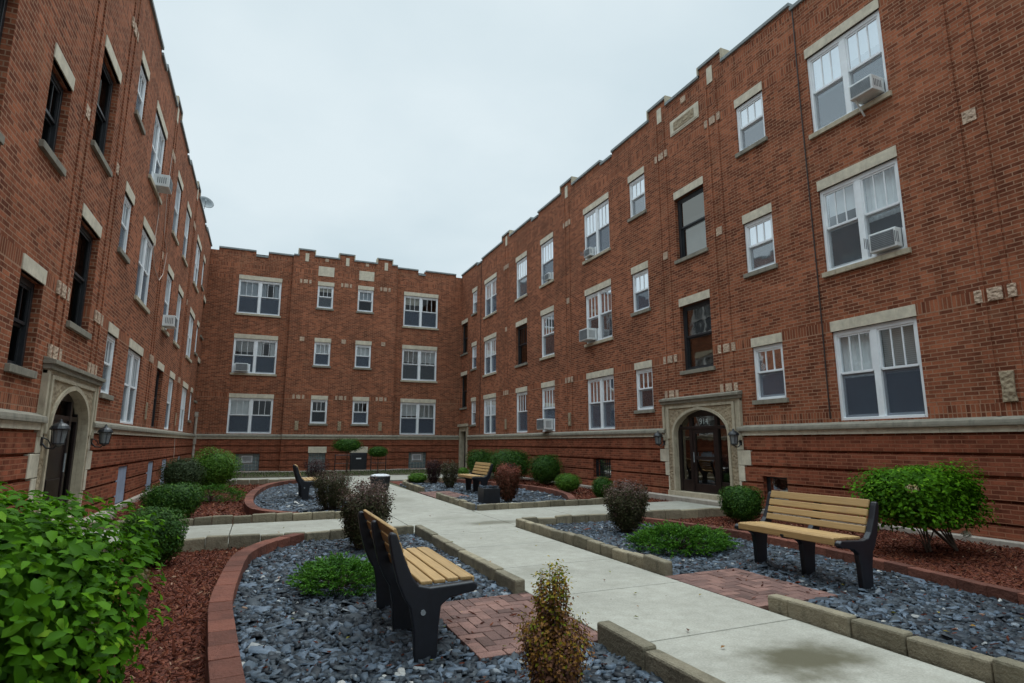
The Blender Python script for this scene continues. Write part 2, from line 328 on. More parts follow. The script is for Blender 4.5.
class MB:
    def __init__(s, T=None): s.v = []; s.f = []; s.T = T
    def add(s, vs, fs):
        b = len(s.v); s.v += [tuple(s.T(*p)) if s.T else tuple(p) for p in vs]; s.f += [tuple(b+i for i in f) for f in fs]
    def box(s, a0, a1, b0, b1, c0, c1):
        s.add([(a, b, c) for c in (c0, c1) for b in (b0, b1) for a in (a0, a1)], [(0, 2, 3, 1), (4, 5, 7, 6), (0, 1, 5, 4), (2, 6, 7, 3), (0, 4, 6, 2), (1, 3, 7, 5)])
    def quad(s, *p): s.add(p, [tuple(range(len(p)))])
    def prism(s, poly, c0, c1):       # poly in first two coordinates, extruded along third
        n = len(poly)
        s.add([(a, b, c0) for a, b in poly]+[(a, b, c1) for a, b in poly], [tuple(range(n))[::-1], tuple(range(n, 2*n))]+[(i, (i+1) % n, n+(i+1) % n, n+i) for i in range(n)])
    def tube(s, pts, r, n=8, caps=True):
        pts = [Vector(s.T(*p)) if s.T else Vector(p) for p in pts]; rs = r if isinstance(r, (list, tuple)) else [r]*len(pts)
        b = len(s.v); ref = Vector((.31, .2, .93))
        for i, p in enumerate(pts):
            d = (pts[min(i+1, len(pts)-1)]-pts[max(i-1, 0)]).normalized()
            x = d.cross(ref);
            if x.length < .05: x = d.cross(Vector((1, 0, 0)))
            x.normalize(); y = d.cross(x)
            for k in range(n):
                a = 2*math.pi*k/n; s.v.append(tuple(p+x*math.cos(a)*rs[i]+y*math.sin(a)*rs[i]))
        for i in range(len(pts)-1):
            for k in range(n): s.f.append((b+i*n+k, b+i*n+(k+1) % n, b+(i+1)*n+(k+1) % n, b+(i+1)*n+k))
        if caps: s.f.append(tuple(b+k for k in range(n))[::-1]); s.f.append(tuple(b+(len(pts)-1)*n+k for k in range(n)))
    def lathe(s, prof, c=(0, 0, 0), n=16, rot=0):
        base = len(s.v)
        for r, z in prof:
            for k in range(n):
                a = 2*math.pi*k/n+rot; p = (c[0]+r*math.cos(a), c[1]+r*math.sin(a), c[2]+z); s.v.append(tuple(s.T(*p)) if s.T else p)
        for i in range(len(prof)-1):
            for k in range(n): s.f.append((base+i*n+k, base+i*n+(k+1) % n, base+(i+1)*n+(k+1) % n, base+(i+1)*n+k))
        s.f.append(tuple(base+k for k in range(n))[::-1]); s.f.append(tuple(base+(len(prof)-1)*n+k for k in range(n)))
    def build(s, name, mat, parent=None, bevel=0, smooth=False, uv=False, seg=2, recalc=True):
        me = bpy.data.meshes.new(name); me.from_pydata(s.v, [], s.f); me.update()
        if recalc:
            import bmesh
            bm = bmesh.new(); bm.from_mesh(me); bmesh.ops.recalc_face_normals(bm, faces=bm.faces); bm.to_mesh(me); bm.free()
        if uv:
            ul = me.uv_layers.new(name='UVMap'); co = np.zeros(len(me.vertices)*3); me.vertices.foreach_get('co', co); co = co.reshape(-1, 3)
            buf = np.zeros((len(me.loops), 2))
            for p in me.polygons:
                n = p.normal; li = list(p.loop_indices); q = co[[me.loops[i].vertex_index for i in li]]
                if abs(n.x) >= abs(n.y) and abs(n.x) >= abs(n.z): buf[li, 0] = q[:, 1]; buf[li, 1] = q[:, 2]
                elif abs(n.y) >= abs(n.z): buf[li, 0] = q[:, 0]; buf[li, 1] = q[:, 2]
                else: buf[li, 0] = q[:, 1]; buf[li, 1] = q[:, 0]
            ul.data.foreach_set('uv', buf.ravel())
        if smooth: me.polygons.foreach_set('use_smooth', [True]*len(me.polygons))
        me.materials.append(M[mat]); o = bpy.data.objects.new(name, me); COL.objects.link(o)
        if parent is not None: o.parent = parent
        if bevel:
            m = o.modifiers.new('bevel', 'BEVEL'); m.width = bevel; m.segments = seg; m.limit_method = 'ANGLE'; m.angle_limit = math.radians(40)
        return o
def copy_tree(o, parent=None):
    c = o.copy(); COL.objects.link(c); c.parent = parent
    for ch in list(o.children): copy_tree(ch, c)
    return c
def cells(u0, u1, z0, z1, ops):
    us = sorted({u0, u1, *[x for o in ops for x in o[:2] if u0 < x < u1]}); zs = sorted({z0, z1, *[x for o in ops for x in o[2:4] if z0 < x < z1]})
    for za, zb in zip(zs, zs[1:]):
        run = None
        for a, b in zip(us, us[1:]):
            mu_, mz = (a+b)/2, (za+zb)/2
            if any(o[0] < mu_ < o[1] and o[2] < mz < o[3] for o in ops):
                if run: yield (*run, za, zb); run = None
            else: run = (run[0], b) if run else (a, b)
        if run: yield (*run, za, zb)

# ------------------------------------------------------------------ the ground
g = MB(); g.box(-300, 300, -300, 300, -.5, -.06); tag(g.build('ground', 'soil'), kind='structure')
def slabs(m, x0, x1, y0, y1, jx=None, jy=None, gap=.012, top=0.):
    xs = [x0]+(jx or [])+[x1]; ys = [y0]+(jy or [])+[y1]
    for a, b in zip(xs, xs[1:]):
        for c, d in zip(ys, ys[1:]): m.box(a+gap/2, b-gap/2, c+gap/2, d-gap/2, -.10, top)
p = MB(); slabs(p, 2.49, 4.16, -3, 9.60, None, [-1.9, -.45, .96, 2.37, 3.78, 5.20, 6.52, 7.95, 9.2])
slabs(p, 2.49, 4.24, 9.60, 11.95, None, [10.9]); slabs(p, -2.85, 2.49, 9.60, 11.83, [-.35, 1.62]); slabs(p, 4.24, 9.75, 9.74, 12.15, [5.9, 7.6])
slabs(p, 2.49, 4.30, 11.95, 23.2, None, [13.3, 14.7, 16.1, 17.5, 18.9, 20.3, 21.7])
slabs(p, -2.85, 10.1, 23.2, 26.6, [-1, .8, 2.5, 4.3, 6.2, 8.1])
tag(p.build('path', 'concrete', bevel=.006), kind='structure')
j = MB(); j.box(-2.9, 10.15, -3, 26.7, -.2, -.075); tag(j.build('path_bed', 'lime_dark'), kind='structure')

def polybed(name, poly, z, mat):
    b = MB(); b.prism(poly, z-.04, z); return tag(b.build(name, mat), kind='structure')
ncL = [(2.36, 2.0), (2.36, 9.46), (.72, 9.40), (.25, 8.72), (-.02, 8.0), (-.10, 6.95), (-.13, 5.7), (-.06, 4.6), (0, 3.8), (.05, 3.0), (.08, 2.0)]
ncR = [(4.28, 1.2), (6.1, 1.2), (6.28, 2.4), (6.40, 3.26), (6.66, 4.8), (6.82, 6.2), (6.80, 7.6), (6.62, 8.6), (6.4, 9.58), (4.33, 9.55)]
fcL = [(2.36, 12.05), (2.36, 23.0), (1.9, 22.95), (1.1, 22.3), (.45, 20.9), (.1, 19.0), (-.08, 16.7), (-.06, 14.6), (.15, 13.2), (.65, 12.05)]
fcR = [(4.42, 12.25), (6.85, 12.40), (7.45, 13.8), (7.78, 15.5), (7.72, 17.0), (7.3, 19.0), (6.6, 20.9), (5.4, 21.3), (4.62, 20.8)]
beds = [('near_left', ncL), ('near_right', ncR), ('far_left', fcL), ('far_right', fcR)]
for n_, q in beds: polybed('gravel_bed', q, -.035, 'slate_base')
polybed('mulch_bed', [(-2.9, -3), (2.36, -3), (2.36, 9.45), (-2.9, 9.35)], -.07+.02, 'mulch_base')
polybed('mulch_bed', [(4.3, -3), (10.15, -3), (10.15, 9.66), (4.3, 9.6)], -.07+.021, 'mulch_base')
polybed('mulch_bed', [(-2.9, 11.9), (2.36, 12.0), (2.36, 23.1), (-2.9, 23.1)], -.07+.022, 'mulch_base')
polybed('mulch_bed', [(4.4, 12.2), (10.15, 12.3), (10.15, 23.1), (4.7, 23.1)], -.07+.023, 'mulch_base')
gs = MB(); gs.box(-2.9, 10.18, 26.75, 31.2, -.1, .012); tag(gs.build('grass_verge', 'soil'), kind='structure')

def inside(P, poly):
    x, y = P[:, 0], P[:, 1]; r = np.zeros(len(P), bool); n = len(poly)
    for i in range(n):
        x1, y1 = poly[i]; x2, y2 = poly[(i+1) % n]
        if y1 == y2: continue
        c = ((y1 > y) != (y2 > y)) & (x < (x2-x1)*(y-y1)/(y2-y1)+x1); r ^= c
    return r
def scatter(poly, sp, excl=(), fx=lambda P: None):
    A = np.array(poly); x0, y0 = A.min(0); x1, y1 = A.max(0)
    gx, gy = np.meshgrid(np.arange(x0, x1, sp), np.arange(y0, y1, sp)); P = np.stack([gx.ravel(), gy.ravel()], 1)
    P = P+rng.uniform(-.5, .5, P.shape)*sp*1.1
    k = inside(P, poly)
    for e in excl: k &= ~inside(P, e)
    return P[k]
def chips(name, P, size, thick, zbase, mat, nv=6, aspect=.62, tilt=.35, zvar=.02, label=None):
    n = len(P); a = rng.uniform(0, 2*np.pi, n); s = size*rng.lognormal(0, .38, n)
    ang = np.linspace(0, 2*np.pi, nv, endpoint=False)[None]+rng.uniform(-.35, .35, (n, nv)); rr = rng.uniform(.7, 1.1, (n, nv))
    lx = np.cos(ang)*rr*s[:, None]; ly = np.sin(ang)*rr*s[:, None]*aspect*rng.uniform(.7, 1.3, (n, 1))
    X = lx*np.cos(a)[:, None]-ly*np.sin(a)[:, None]; Y = lx*np.sin(a)[:, None]+ly*np.cos(a)[:, None]
    tx, ty = rng.normal(0, tilt, (2, n, 1)); z0 = zbase+rng.uniform(0, zvar, (n, 1)); th = thick*rng.uniform(.6, 1.4, (n, 1))
    Zt = z0+th+X*tx+Y*ty; Zb = Zt-th
    top = np.stack([X*.86+P[:, :1], Y*.86+P[:, 1:2], Zt], 2); bot = np.stack([X+P[:, :1], Y+P[:, 1:2], Zb], 2)
    V = np.concatenate([top, bot], 1).reshape(-1, 3); base = (np.arange(n)*2*nv)[:, None]
    if nv == 4:
        fs = [base+np.array([0, 1, 2, 3])]+[base+np.array([i, i+nv, (i+1) % nv+nv, (i+1) % nv]) for i in range(nv)]
    else:   # top hexagon as two quads
        fs = [base+np.array([0, 1, 2, 3]), base+np.array([0, 3, 4, 5])]+[base+np.array([i, i+nv, (i+1) % nv+nv, (i+1) % nv]) for i in range(nv)]
    return raw_mesh(name, V, np.concatenate(fs, 0), mat)
padL = [(1.44, 3.93), (2.5, 3.93), (2.5, 5.43), (1.44, 5.43)]; padR = [(4.1, 4.14), (5.2, 4.14), (5.2, 5.50), (4.1, 5.50)]
padLf = [(1.5, 15.9), (2.5, 15.9), (2.5, 17.4), (1.5, 17.4)]; padRf = [(4.3, 15.3), (5.4, 15.3), (5.4, 17.3), (4.5, 17.3)]
for poly, sp, size, ex, d in ((ncL, .036, .036, padL, 'dark slate chips in the near left bed around the bench'), (ncR, .036, .036, padR, 'dark slate chips in the near right bed under the bench'),
                          (fcL, .06, .052, padLf, 'slate chips inside the round red edging of the far left bed'), (fcR, .06, .052, padRf, 'slate chips in the far right bed by the barberries')):
    P = scatter(poly, sp, [ex]); c = chips('gravel', P, size*1.1, .012, -.032, 'slate', 6, .60, .20, .030)
    tag(c, d, 'gravel', kind='stuff')
mL = [(-2.85, 2.6), (0, 2.6), (-.2, 4.6), (-.27, 5.8), (-.2, 7.3), (0, 8.5), (.5, 9.35), (-2.85, 9.3)]
mR = [(6.3, 2), (10.1, 2), (10.1, 9.5), (6.7, 9.5), (6.98, 7.6), (6.85, 4.8)]
mfL = [(-2.85, 12), (.5, 12), (-.25, 14.6), (-.2, 17), (.3, 20.9), (1, 22.8), (-2.85, 23)]
mfR = [(7, 12.4), (10.1, 12.4), (10.1, 23), (5.5, 23), (7.2, 20), (7.95, 17), (7.9, 15)]
for poly, sp, size, d in ((mL, .034, .022, 'red mulch spread over the near left bed by the hydrangea'), (mR, .045, .026, 'red mulch in the near right bed along the wall'), (mfL, .07, .04, 'red mulch in the far left bed under the shrubs'), (mfR, .07, .04, 'red mulch in the far right bed under the hedge')):
    P = scatter(poly, sp); c = chips('mulch', P, size, .006, -.05, 'mulch', 4, .28, .45, .03); tag(c, d, 'mulch', kind='stuff')

def blockrun(name, pts, mat, wd=.115, z0=-.06, z1=.128, ln=(.28, .42), gap=.006, jit=.014, bev=.018, closed=False):
    """kerb of separate blocks along a polyline (centre line)"""
    m = MB(); pts = [Vector((x, y, 0)) for x, y in pts]
    seg = [(b-a).length for a, b in zip(pts, pts[1:])]; tot = sum(seg)
    def at(s):
        s = max(0, min(tot-1e-6, s))
        for (a, b), l in zip(zip(pts, pts[1:]), seg):
            if s <= l: return a+(b-a)*(s/l), (b-a).normalized()
            s -= l
    s = 0
    while s < tot-.05:
        l = random.uniform(*ln)
        if tot-s-l < ln[0]*.5: l = tot-s
        (a, da), (b, db) = at(s+gap/2), at(s+l-gap/2); na = Vector((-da.y, da.x, 0)); nb = Vector((-db.y, db.x, 0))
        h = z1+random.uniform(-jit, jit); o = random.uniform(-jit, jit); o2 = o+random.uniform(-jit, jit)*.6; w2 = wd/2
        q = [a-na*(w2-o), b-nb*(w2-o2), b+nb*(w2+o2), a+na*(w2+o)]; tl = random.uniform(-jit, jit)
        m.add([(v.x, v.y, z0) for v in q]+[(v.x, v.y, h+(tl if k in (1, 2) else 0)) for k, v in enumerate(q)], [(3, 2, 1, 0), (4, 5, 6, 7), (0, 1, 5, 4), (1, 2, 6, 5), (2, 3, 7, 6), (3, 0, 4, 7)])
        s += l
    return tag(m.build(name, mat, bevel=bev), kind='structure')
def smooth_pts(pts, n=6):
    out_ = []; P = [Vector((x, y)) for x, y in pts]; P = [2*P[0]-P[1]]+P+[2*P[-1]-P[-2]]
    for i in range(1, len(P)-2):
        for k in range(n):
            t = k/n; a, b, c, d = P[i-1:i+3]
            v = .5*((2*b)+(c-a)*t+(2*a-5*b+4*c-d)*t*t+(3*b-a-3*c+d)*t**3); out_.append((v.x, v.y))
    return out_+[tuple(P[-2])]
blockrun('kerb', [(2.42, -.6), (2.42, 3.95)], 'kerb', ln=(.45, .75)); blockrun('kerb', [(2.42, 5.42), (2.42, 9.42)], 'kerb', ln=(.40, .7))
blockrun('kerb', [(2.35, 9.50), (-2.85, 9.36)], 'kerb'); blockrun('kerb', [(-2.85, 11.90), (2.42, 12.02)], 'kerb')
blockrun('kerb', [(2.42, 12.12), (2.42, 15.85)], 'kerb'); blockrun('kerb', [(2.42, 17.4), (2.42, 23.0)], 'kerb')
blockrun('kerb', [(4.23, -.5), (4.23, 4.08)], 'kerb', ln=(.40, .6)); blockrun('kerb', [(4.23, 5.48), (4.25, 9.62)], 'kerb')
blockrun('kerb', [(4.33, 9.64), (9.55, 9.66)], 'kerb'); blockrun('kerb', [(4.38, 12.10), (9.0, 12.45)], 'kerb')
blockrun('kerb', [(4.34, 12.22), (4.40, 15.2)], 'kerb'); blockrun('kerb', smooth_pts([(4.52, 17.3), (4.68, 20.3), (5.0, 21.3), (5.9, 21.8), (9.5, 22.8)], 4), 'kerb')
blockrun('kerb', [(-2.85, 23.1), (2.4, 23.1)], 'kerb')
nL = smooth_pts([(.62, 9.38), (.16, 8.75), (-.10, 8.0), (-.18, 6.95), (-.21, 5.7), (-.14, 4.6), (-.07, 3.8), (-.02, 3.0), (0, 1.8)], 5)
blockrun('brick_edging', nL, 'redblock', wd=.18, z1=.12, ln=(.27, .33), gap=.003, jit=.003, bev=.006)
blockrun('brick_edging', smooth_pts([(6.35, 9.55), (6.62, 8.7), (6.85, 7.6), (6.88, 6.2), (6.72, 4.8), (6.45, 3.26), (6.15, 1.4)], 5), 'redblock', wd=.12, z1=.10, ln=(.27, .33), gap=.003, jit=.003, bev=.006)
blockrun('brick_edging', smooth_pts([(.72, 12.12), (.12, 12.9), (-.12, 14.3), (-.14, 16.5), (.04, 18.9), (.40, 20.9), (1.05, 22.35), (1.95, 23.0)], 5), 'redblock', wd=.19, z1=.12, ln=(.27, .33), gap=.003, jit=.003, bev=.006)
blockrun('brick_edging', smooth_pts([(6.92, 12.5), (7.5, 13.8), (7.85, 15.5), (7.8, 17.0), (7.35, 19.0), (6.7, 20.8)], 5), 'redblock', wd=.17, z1=.12, ln=(.27, .33), gap=.003, jit=.003, bev=.006)

def pad(x0, x1, y0, y1, cut=None):
    m = MB(); wv = .1015; nx = int((x1-x0)/wv)+6; ny = int((y1-y0)/wv)+6
    for i in range(-nx-ny, nx+ny):
        for j_ in range(-nx-ny, nx+ny):
            ax, ay = i+2*j_, i-2*j_
            for (a, b, c, d) in ((ax, ax+2, ay, ay+1), (ax+2, ax+3, ay-1, ay+1)):
                a, b, c, d = x0+a*wv, x0+b*wv, y0+c*wv, y0+d*wv
                a2, b2, c2, d2 = max(a, x0)+.003, min(b, x1)-.003, max(c, y0)+.003, min(d, y1)-.003
                if b2-a2 < .02 or d2-c2 < .02: continue
                z = .002+random.uniform(-.003, .003); m.box(a2, b2, c2, d2, -.04, z)
    tag(m.build('paving', 'paver', bevel=.003, seg=1), kind='structure')
pad(1.46, 2.49, 3.95, 5.41); pad(4.16, 5.18, 4.16, 5.48); pad(1.52, 2.49, 15.92, 17.35); pad(4.36, 5.35, 15.3, 17.25)

for poly in (ncL, ncR):      # mulch that has strayed into the slate
    Q = scatter(poly, .16); Q = Q[rng.random(len(Q)) < .5]; c = chips('mulch', Q, .020, .006, .005, 'mulch', 4, .3, .3, .012)
    tag(c, 'stray red mulch shreds lying on the %s slate bed' % ('near left' if poly is ncL else 'near right'), 'mulch', kind='stuff')

# ------------------------------------------------------------------ the apartment building
XR, XL, YB = 10.2, -2.92, 31.27
TR = lambda u, z, n: (XR-n, u, z)
TL = lambda u, z, n: (XL+n, u, z)
TB = lambda u, z, n: (u, YB-n, z)
TBB = lambda u, z, n: (u, YB-.24-n, z)          # the slightly projecting bay in the back wing
apt = empty('apartment_building', (3.6, 31, 0)); tag(apt, 'three-storey red brick apartment building wrapped round three sides of the courtyard', 'building')
def P_(o):      # parent keeping world coordinates
    o.parent = apt; o.matrix_parent_inverse = Matrix.Translation(-apt.location); return o
F1, F2, F3 = (1.86, 3.585), (4.80, 6.53), (7.80, 9.555)
S1, S2, S3 = (2.38, 3.585), (5.33, 6.55), (8.36, 9.56)
# (u0,u1,kind) columns of the side wings
side_cols = [(6.20, 7.82, 'pair'), (9.02, 9.86, 'small'), (13.60, 14.43, 'small'), (15.60, 17.26, 'pair'), (19.67, 20.82, 'single'), (22.19, 23.36, 'single'), (25.77, 27.45, 'pair'), (28.60, 29.36, 'small')]
def openings(cols, du=0.):
    r = []
    for u0, u1, k in cols:
        for f, (a, b) in enumerate((S1, S2, S3) if k == 'small' else (F1, F2, F3)): r.append([u0+du, u1+du, a, b, k, f+1])
    return r
def stairs(c): return [[c-.58, c+.58, 3.31, 5.06, 'stair', 1], [c-.58, c+.58, 6.37, 8.13, 'stair', 2]]
CR, CL = 11.70, 11.58
opR = openings(side_cols)+stairs(CR)+[[30.10, 31.15, 3.34, 5.13, 'stair', 1], [30.10, 31.15, 6.37, 8.10, 'stair', 2]]
opL = openings(side_cols, -.12)+stairs(CL-.05)+[[30.10, 31.1, 3.34, 5.13, 'stair', 1], [30.10, 31.1, 6.37, 8.08, 'stair', 2]]
opB = openings([(-1.54, .46, 'pair'), (6.83, 8.79, 'pair')]); opBB = openings([(2.22, 3.02, 'small'), (4.28, 5.10, 'small')])
bsR = [[9.14, 9.79, .22, .72], [15.84, 16.92, .33, .92], [19.8, 20.8, .33, .92], [22.3, 23.2, .33, .92]]
bsL = [[15.72, 16.76, .06, .89], [19.55, 20.5, .05, .89], [22.15, 23.2, .03, .89], [26.1, 26.95, .1, .9]]
bsB = [[-1.06, .02, .07, .90], [7.36, 8.33, .08, .92]]; bsBB = [[2.25, 3.07, .02, .92], [4.27, 5.12, .02, .92]]
portR = [CR-1.30, CR+1.30, 0, 2.60]; portL = [CL-1.30, CL+1.30, 0, 2.60]; portF = [29.75, 31.2, 0, 2.45]
ZT = 10.93
def shell(T, u0, u1, ops, base_ops, port):
    m = MB(T)
    ops = [o for o in ops if u0 < o[0] < u1]; base_ops = [o for o in base_ops if u0 < o[0] < u1]
    al = [o[:4] for o in ops]+port
    for a, b, c, d in cells(u0, u1, 1.55, ZT, al): m.quad((a, c, 0), (b, c, 0), (b, d, 0), (a, d, 0))
    for a, b, c, d in [o[:4] for o in ops]:
        D = -.26
        for q in (((a, c, 0), (a, d, 0), (a, d, D), (a, c, D)), ((b, c, 0), (b, c, D), (b, d, D), (b, d, 0)), ((a, d, 0), (b, d, 0), (b, d, D), (a, d, D)), ((a, c, 0), (a, c, D), (b, c, D), (b, c, 0))): m.quad(*q)
    o = m.build('wall', 'brick', uv=True, recalc=False); P_(o)
    m = MB(T)
    for a, b, c, d in cells(u0, u1, -.1, 1.55, base_ops+port): m.quad((a, c, -.02), (b, c, -.02), (b, d, -.02), (a, d, -.02))
    for a, b, c, d in base_ops:
        D = -.25
        for q in (((a, c, 0), (a, d, 0), (a, d, D), (a, c, D)), ((b, c, 0), (b, c, D), (b, d, D), (b, d, 0)), ((a, d, 0), (b, d, 0), (b, d, D), (a, d, D)), ((a, c, 0), (a, c, D), (b, c, D), (b, c, 0))): m.quad(*q)
    for z0, z1 in ((.04, .225), (.265, .555), (.60, .905), (.955, 1.245), (1.29, 1.565)):
        for a, b, c, d in cells(u0, u1, z0, z1, base_ops+port): m.box(a, b, c, d, -.019, .035)
    P_(m.build('basement_wall', 'brick_base', uv=True))
shell(TR, -3, 31.27, opR, bsR, [portR, portF]); shell(TL, -3, 31.27, opL, bsL, [portL])
shell(TB, -2.92, .95, opB, [bsB[0]], []); shell(TB, 6.37, 10.2, opB, [bsB[1]], []); shell(TBB, .95, 6.37, opBB, bsBB, [])
m = MB()   # bay returns
for x in (.95, 6.37): m.box(x-.004, x+.004, YB-.24, YB, -.1, ZT)
P_(m.build('bay_return', 'brick', uv=True))

def parapet(T, segs, u0, u1, th=.36):
    """segs: (a,b,ztop). brick above ZT then coping"""
    m = MB(T); c = MB(T); s = MB(T)
    for i, (a, b, z) in enumerate(segs):
        m.box(a, b, ZT-.003 if False else ZT, z-.085, -th, 0)
        c.box(a-.0, b+.0, z-.085, z, -th-.04, .05)
        if z > 11.3:
            for q, sgn in ((a, -1), (b, 1)): s.box(min(q, q+sgn*.05), max(q, q+sgn*.05), 11.12, z-.0, -th-.02, .045)
    P_(m.build('parapet', 'brick', uv=True)); P_(c.build('coping', 'coping', bevel=.008))
    if s.v: P_(s.build('coping_return', 'lime', bevel=.004))
def fill(u0, u1, special, base=11.13):
    r = []; cur = u0
    for a, b, z in sorted(special):
        if a > cur: r.append((cur, a, base))
        r.append((a, b, z)); cur = b
    if cur < u1: r.append((cur, u1, base))
    return r
sideP = [(7.42, 8.08, 10.99), (10.20, 11.02, 11.43), (11.02, 12.45, 11.20), (12.45, 13.26, 11.43), (15.32, 16.02, 10.99), (18.05, 18.92, 11.40), (21.0, 21.65, 10.99), (24.1, 24.98, 11.38), (27.87, 28.6, 10.99), (4.6, 5.4, 11.4), (1.5, 2.2, 10.99)]
parapet(TR, fill(-3, 31.27, sideP), -3, 31.27)
parapet(TL, fill(-3, 31.27, sideP), -3, 31.27)
parapet(TB, fill(-2.56, .95, [(-.85, -.27, 10.88)]), 0, 0); parapet(TB, fill(6.37, 9.84, [(7.60, 8.02, 10.88)]), 0, 0)
parapet(TBB, [(.95, 1.2, 11.12), (1.2, 1.97, 11.45), (1.97, 3.25, 11.17), (3.25, 4.0, 11.45), (4.0, 5.27, 11.17), (5.27, 6.05, 11.45), (6.05, 6.37, 11.17)], 0, 0)
# roofs, outer walls, rooms behind the windows
m = MB()
m.box(XR+.37, XR+12, -3, 43, 10.3, 10.5); m.box(XL-12, XL-.37, -3, 43, 10.3, 10.5); m.box(XL-.37, XR+.37, YB+.37, 43, 10.3, 10.5)
P_(m.build('roof', 'roof'))
m = MB()
m.box(XR+12, XR+12.3, -3, 43, -.1, 11); m.box(XL-12.3, XL-12, -3, 43, -.1, 11); m.box(XL-12, XR+12, 43, 43.3, -.1, 11)
m.box(XR+.0, XR+12, -3.3, -3, -.1, 11.2); m.box(XL-12, XL, -3.3, -3, -.1, 11.2)
P_(m.build('outer_wall', 'brick', uv=True))
m = MB()
for x0, x1 in ((XR+2.2, XR+2.3), (XL-2.3, XL-2.2)): m.box(x0, x1, -3, 34, -.1, 10.3)
m.box(XL-2, XR+2, YB+2.2, YB+2.3, -.1, 10.3)
for z in (1.45, 4.35, 7.3):
    for a_, b_ in (((-3, 10.2), (13.2, YB+2)) if z < 2 else ((-3, YB+2),)): m.box(XR+.30, XR+2.2, a_, b_, z, z+.25); m.box(XL-2.2, XL-.30, a_, b_, z, z+.25)
    m.box(XL-.2, XR+.2, YB+.30, YB+2.2, z, z+.25)
for y in (-.5, 4.9, 8.4, 10.1, 13.3, 15.0, 18.4, 21.5, 24.5, 28.1, 29.8): m.box(XR+.32, XR+2.2, y-.05, y+.05, -.1, 10.3); m.box(XL-2.2, XL-.32, y-.05, y+.05, -.1, 10.3)
for x in (-2.9, 1.4, 3.6, 6.3, 10.1): m.box(x-.05, x+.05, YB+.32, YB+2.2, -.1, 10.3)
P_(m.build('room_walls', 'interior'))

# limestone water table
def band(T, u0, u1, port, n0=0):
    ed = [u0]
    for a, b in sorted((p_[0]-.02, p_[1]+.02) for p_ in port): ed += [a, b]
    ed.append(u1)
    for a, b in zip(ed[::2], ed[1::2]):
        x = a; lo = MB(T); hi = MB(T)
        while x < b-.01:
            e = min(b, x+random.uniform(1.0, 1.5)); e = b if b-e < .4 else e
            lo.box(x+.002, e-.002, 1.60, 1.70, .0, .07); x = e
        hi.prism([(a, 1.70), (b, 1.70), (b, 1.735), (a, 1.735)], 0, .12)
        hi.add([(a, 1.735, 0), (b, 1.735, 0), (b, 1.735, .12), (a, 1.735, .12), (a, 1.835, 0), (b, 1.835, 0), (b, 1.785, .11), (a, 1.785, .11)], [(0, 1, 2, 3), (4, 7, 6, 5), (2, 6, 7, 3), (0, 3, 7, 4), (1, 5, 6, 2), (0, 4, 5, 1)])
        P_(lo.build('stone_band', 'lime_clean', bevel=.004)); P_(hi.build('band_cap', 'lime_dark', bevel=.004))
band(TR, -3, 31.27, [portR, portF]); band(TL, -3, 31.27, [portL])
band(TB, -2.85, .95, []); band(TB, 6.37, 10.13, []); band(TBB, .95, 6.37, [])
m = MB(TR)
for a, b in ((-3, 9.75), (13.3, 29.7)): m.box(a, b, -.1, .035, -.01, .20)
for T_, a, b in ((TL, -3, 10.1), (TL, 13.1, 31.2)):
    q = MB(T_); q.box(a, b, -.1, .06, -.01, .16); P_(q.build('foundation_ledge', 'foundation', bevel=.01))
P_(m.build('foundation_ledge', 'foundation', bevel=.01))
q = MB(TB); q.box(-2.76, .93, -.1, .07, 0, .5); q.box(.95, 6.37, -.1, .06, .24, .62); q.box(6.39, 10.0, -.1, .07, 0, .4); P_(q.build('foundation_ledge', 'foundation', bevel=.01))

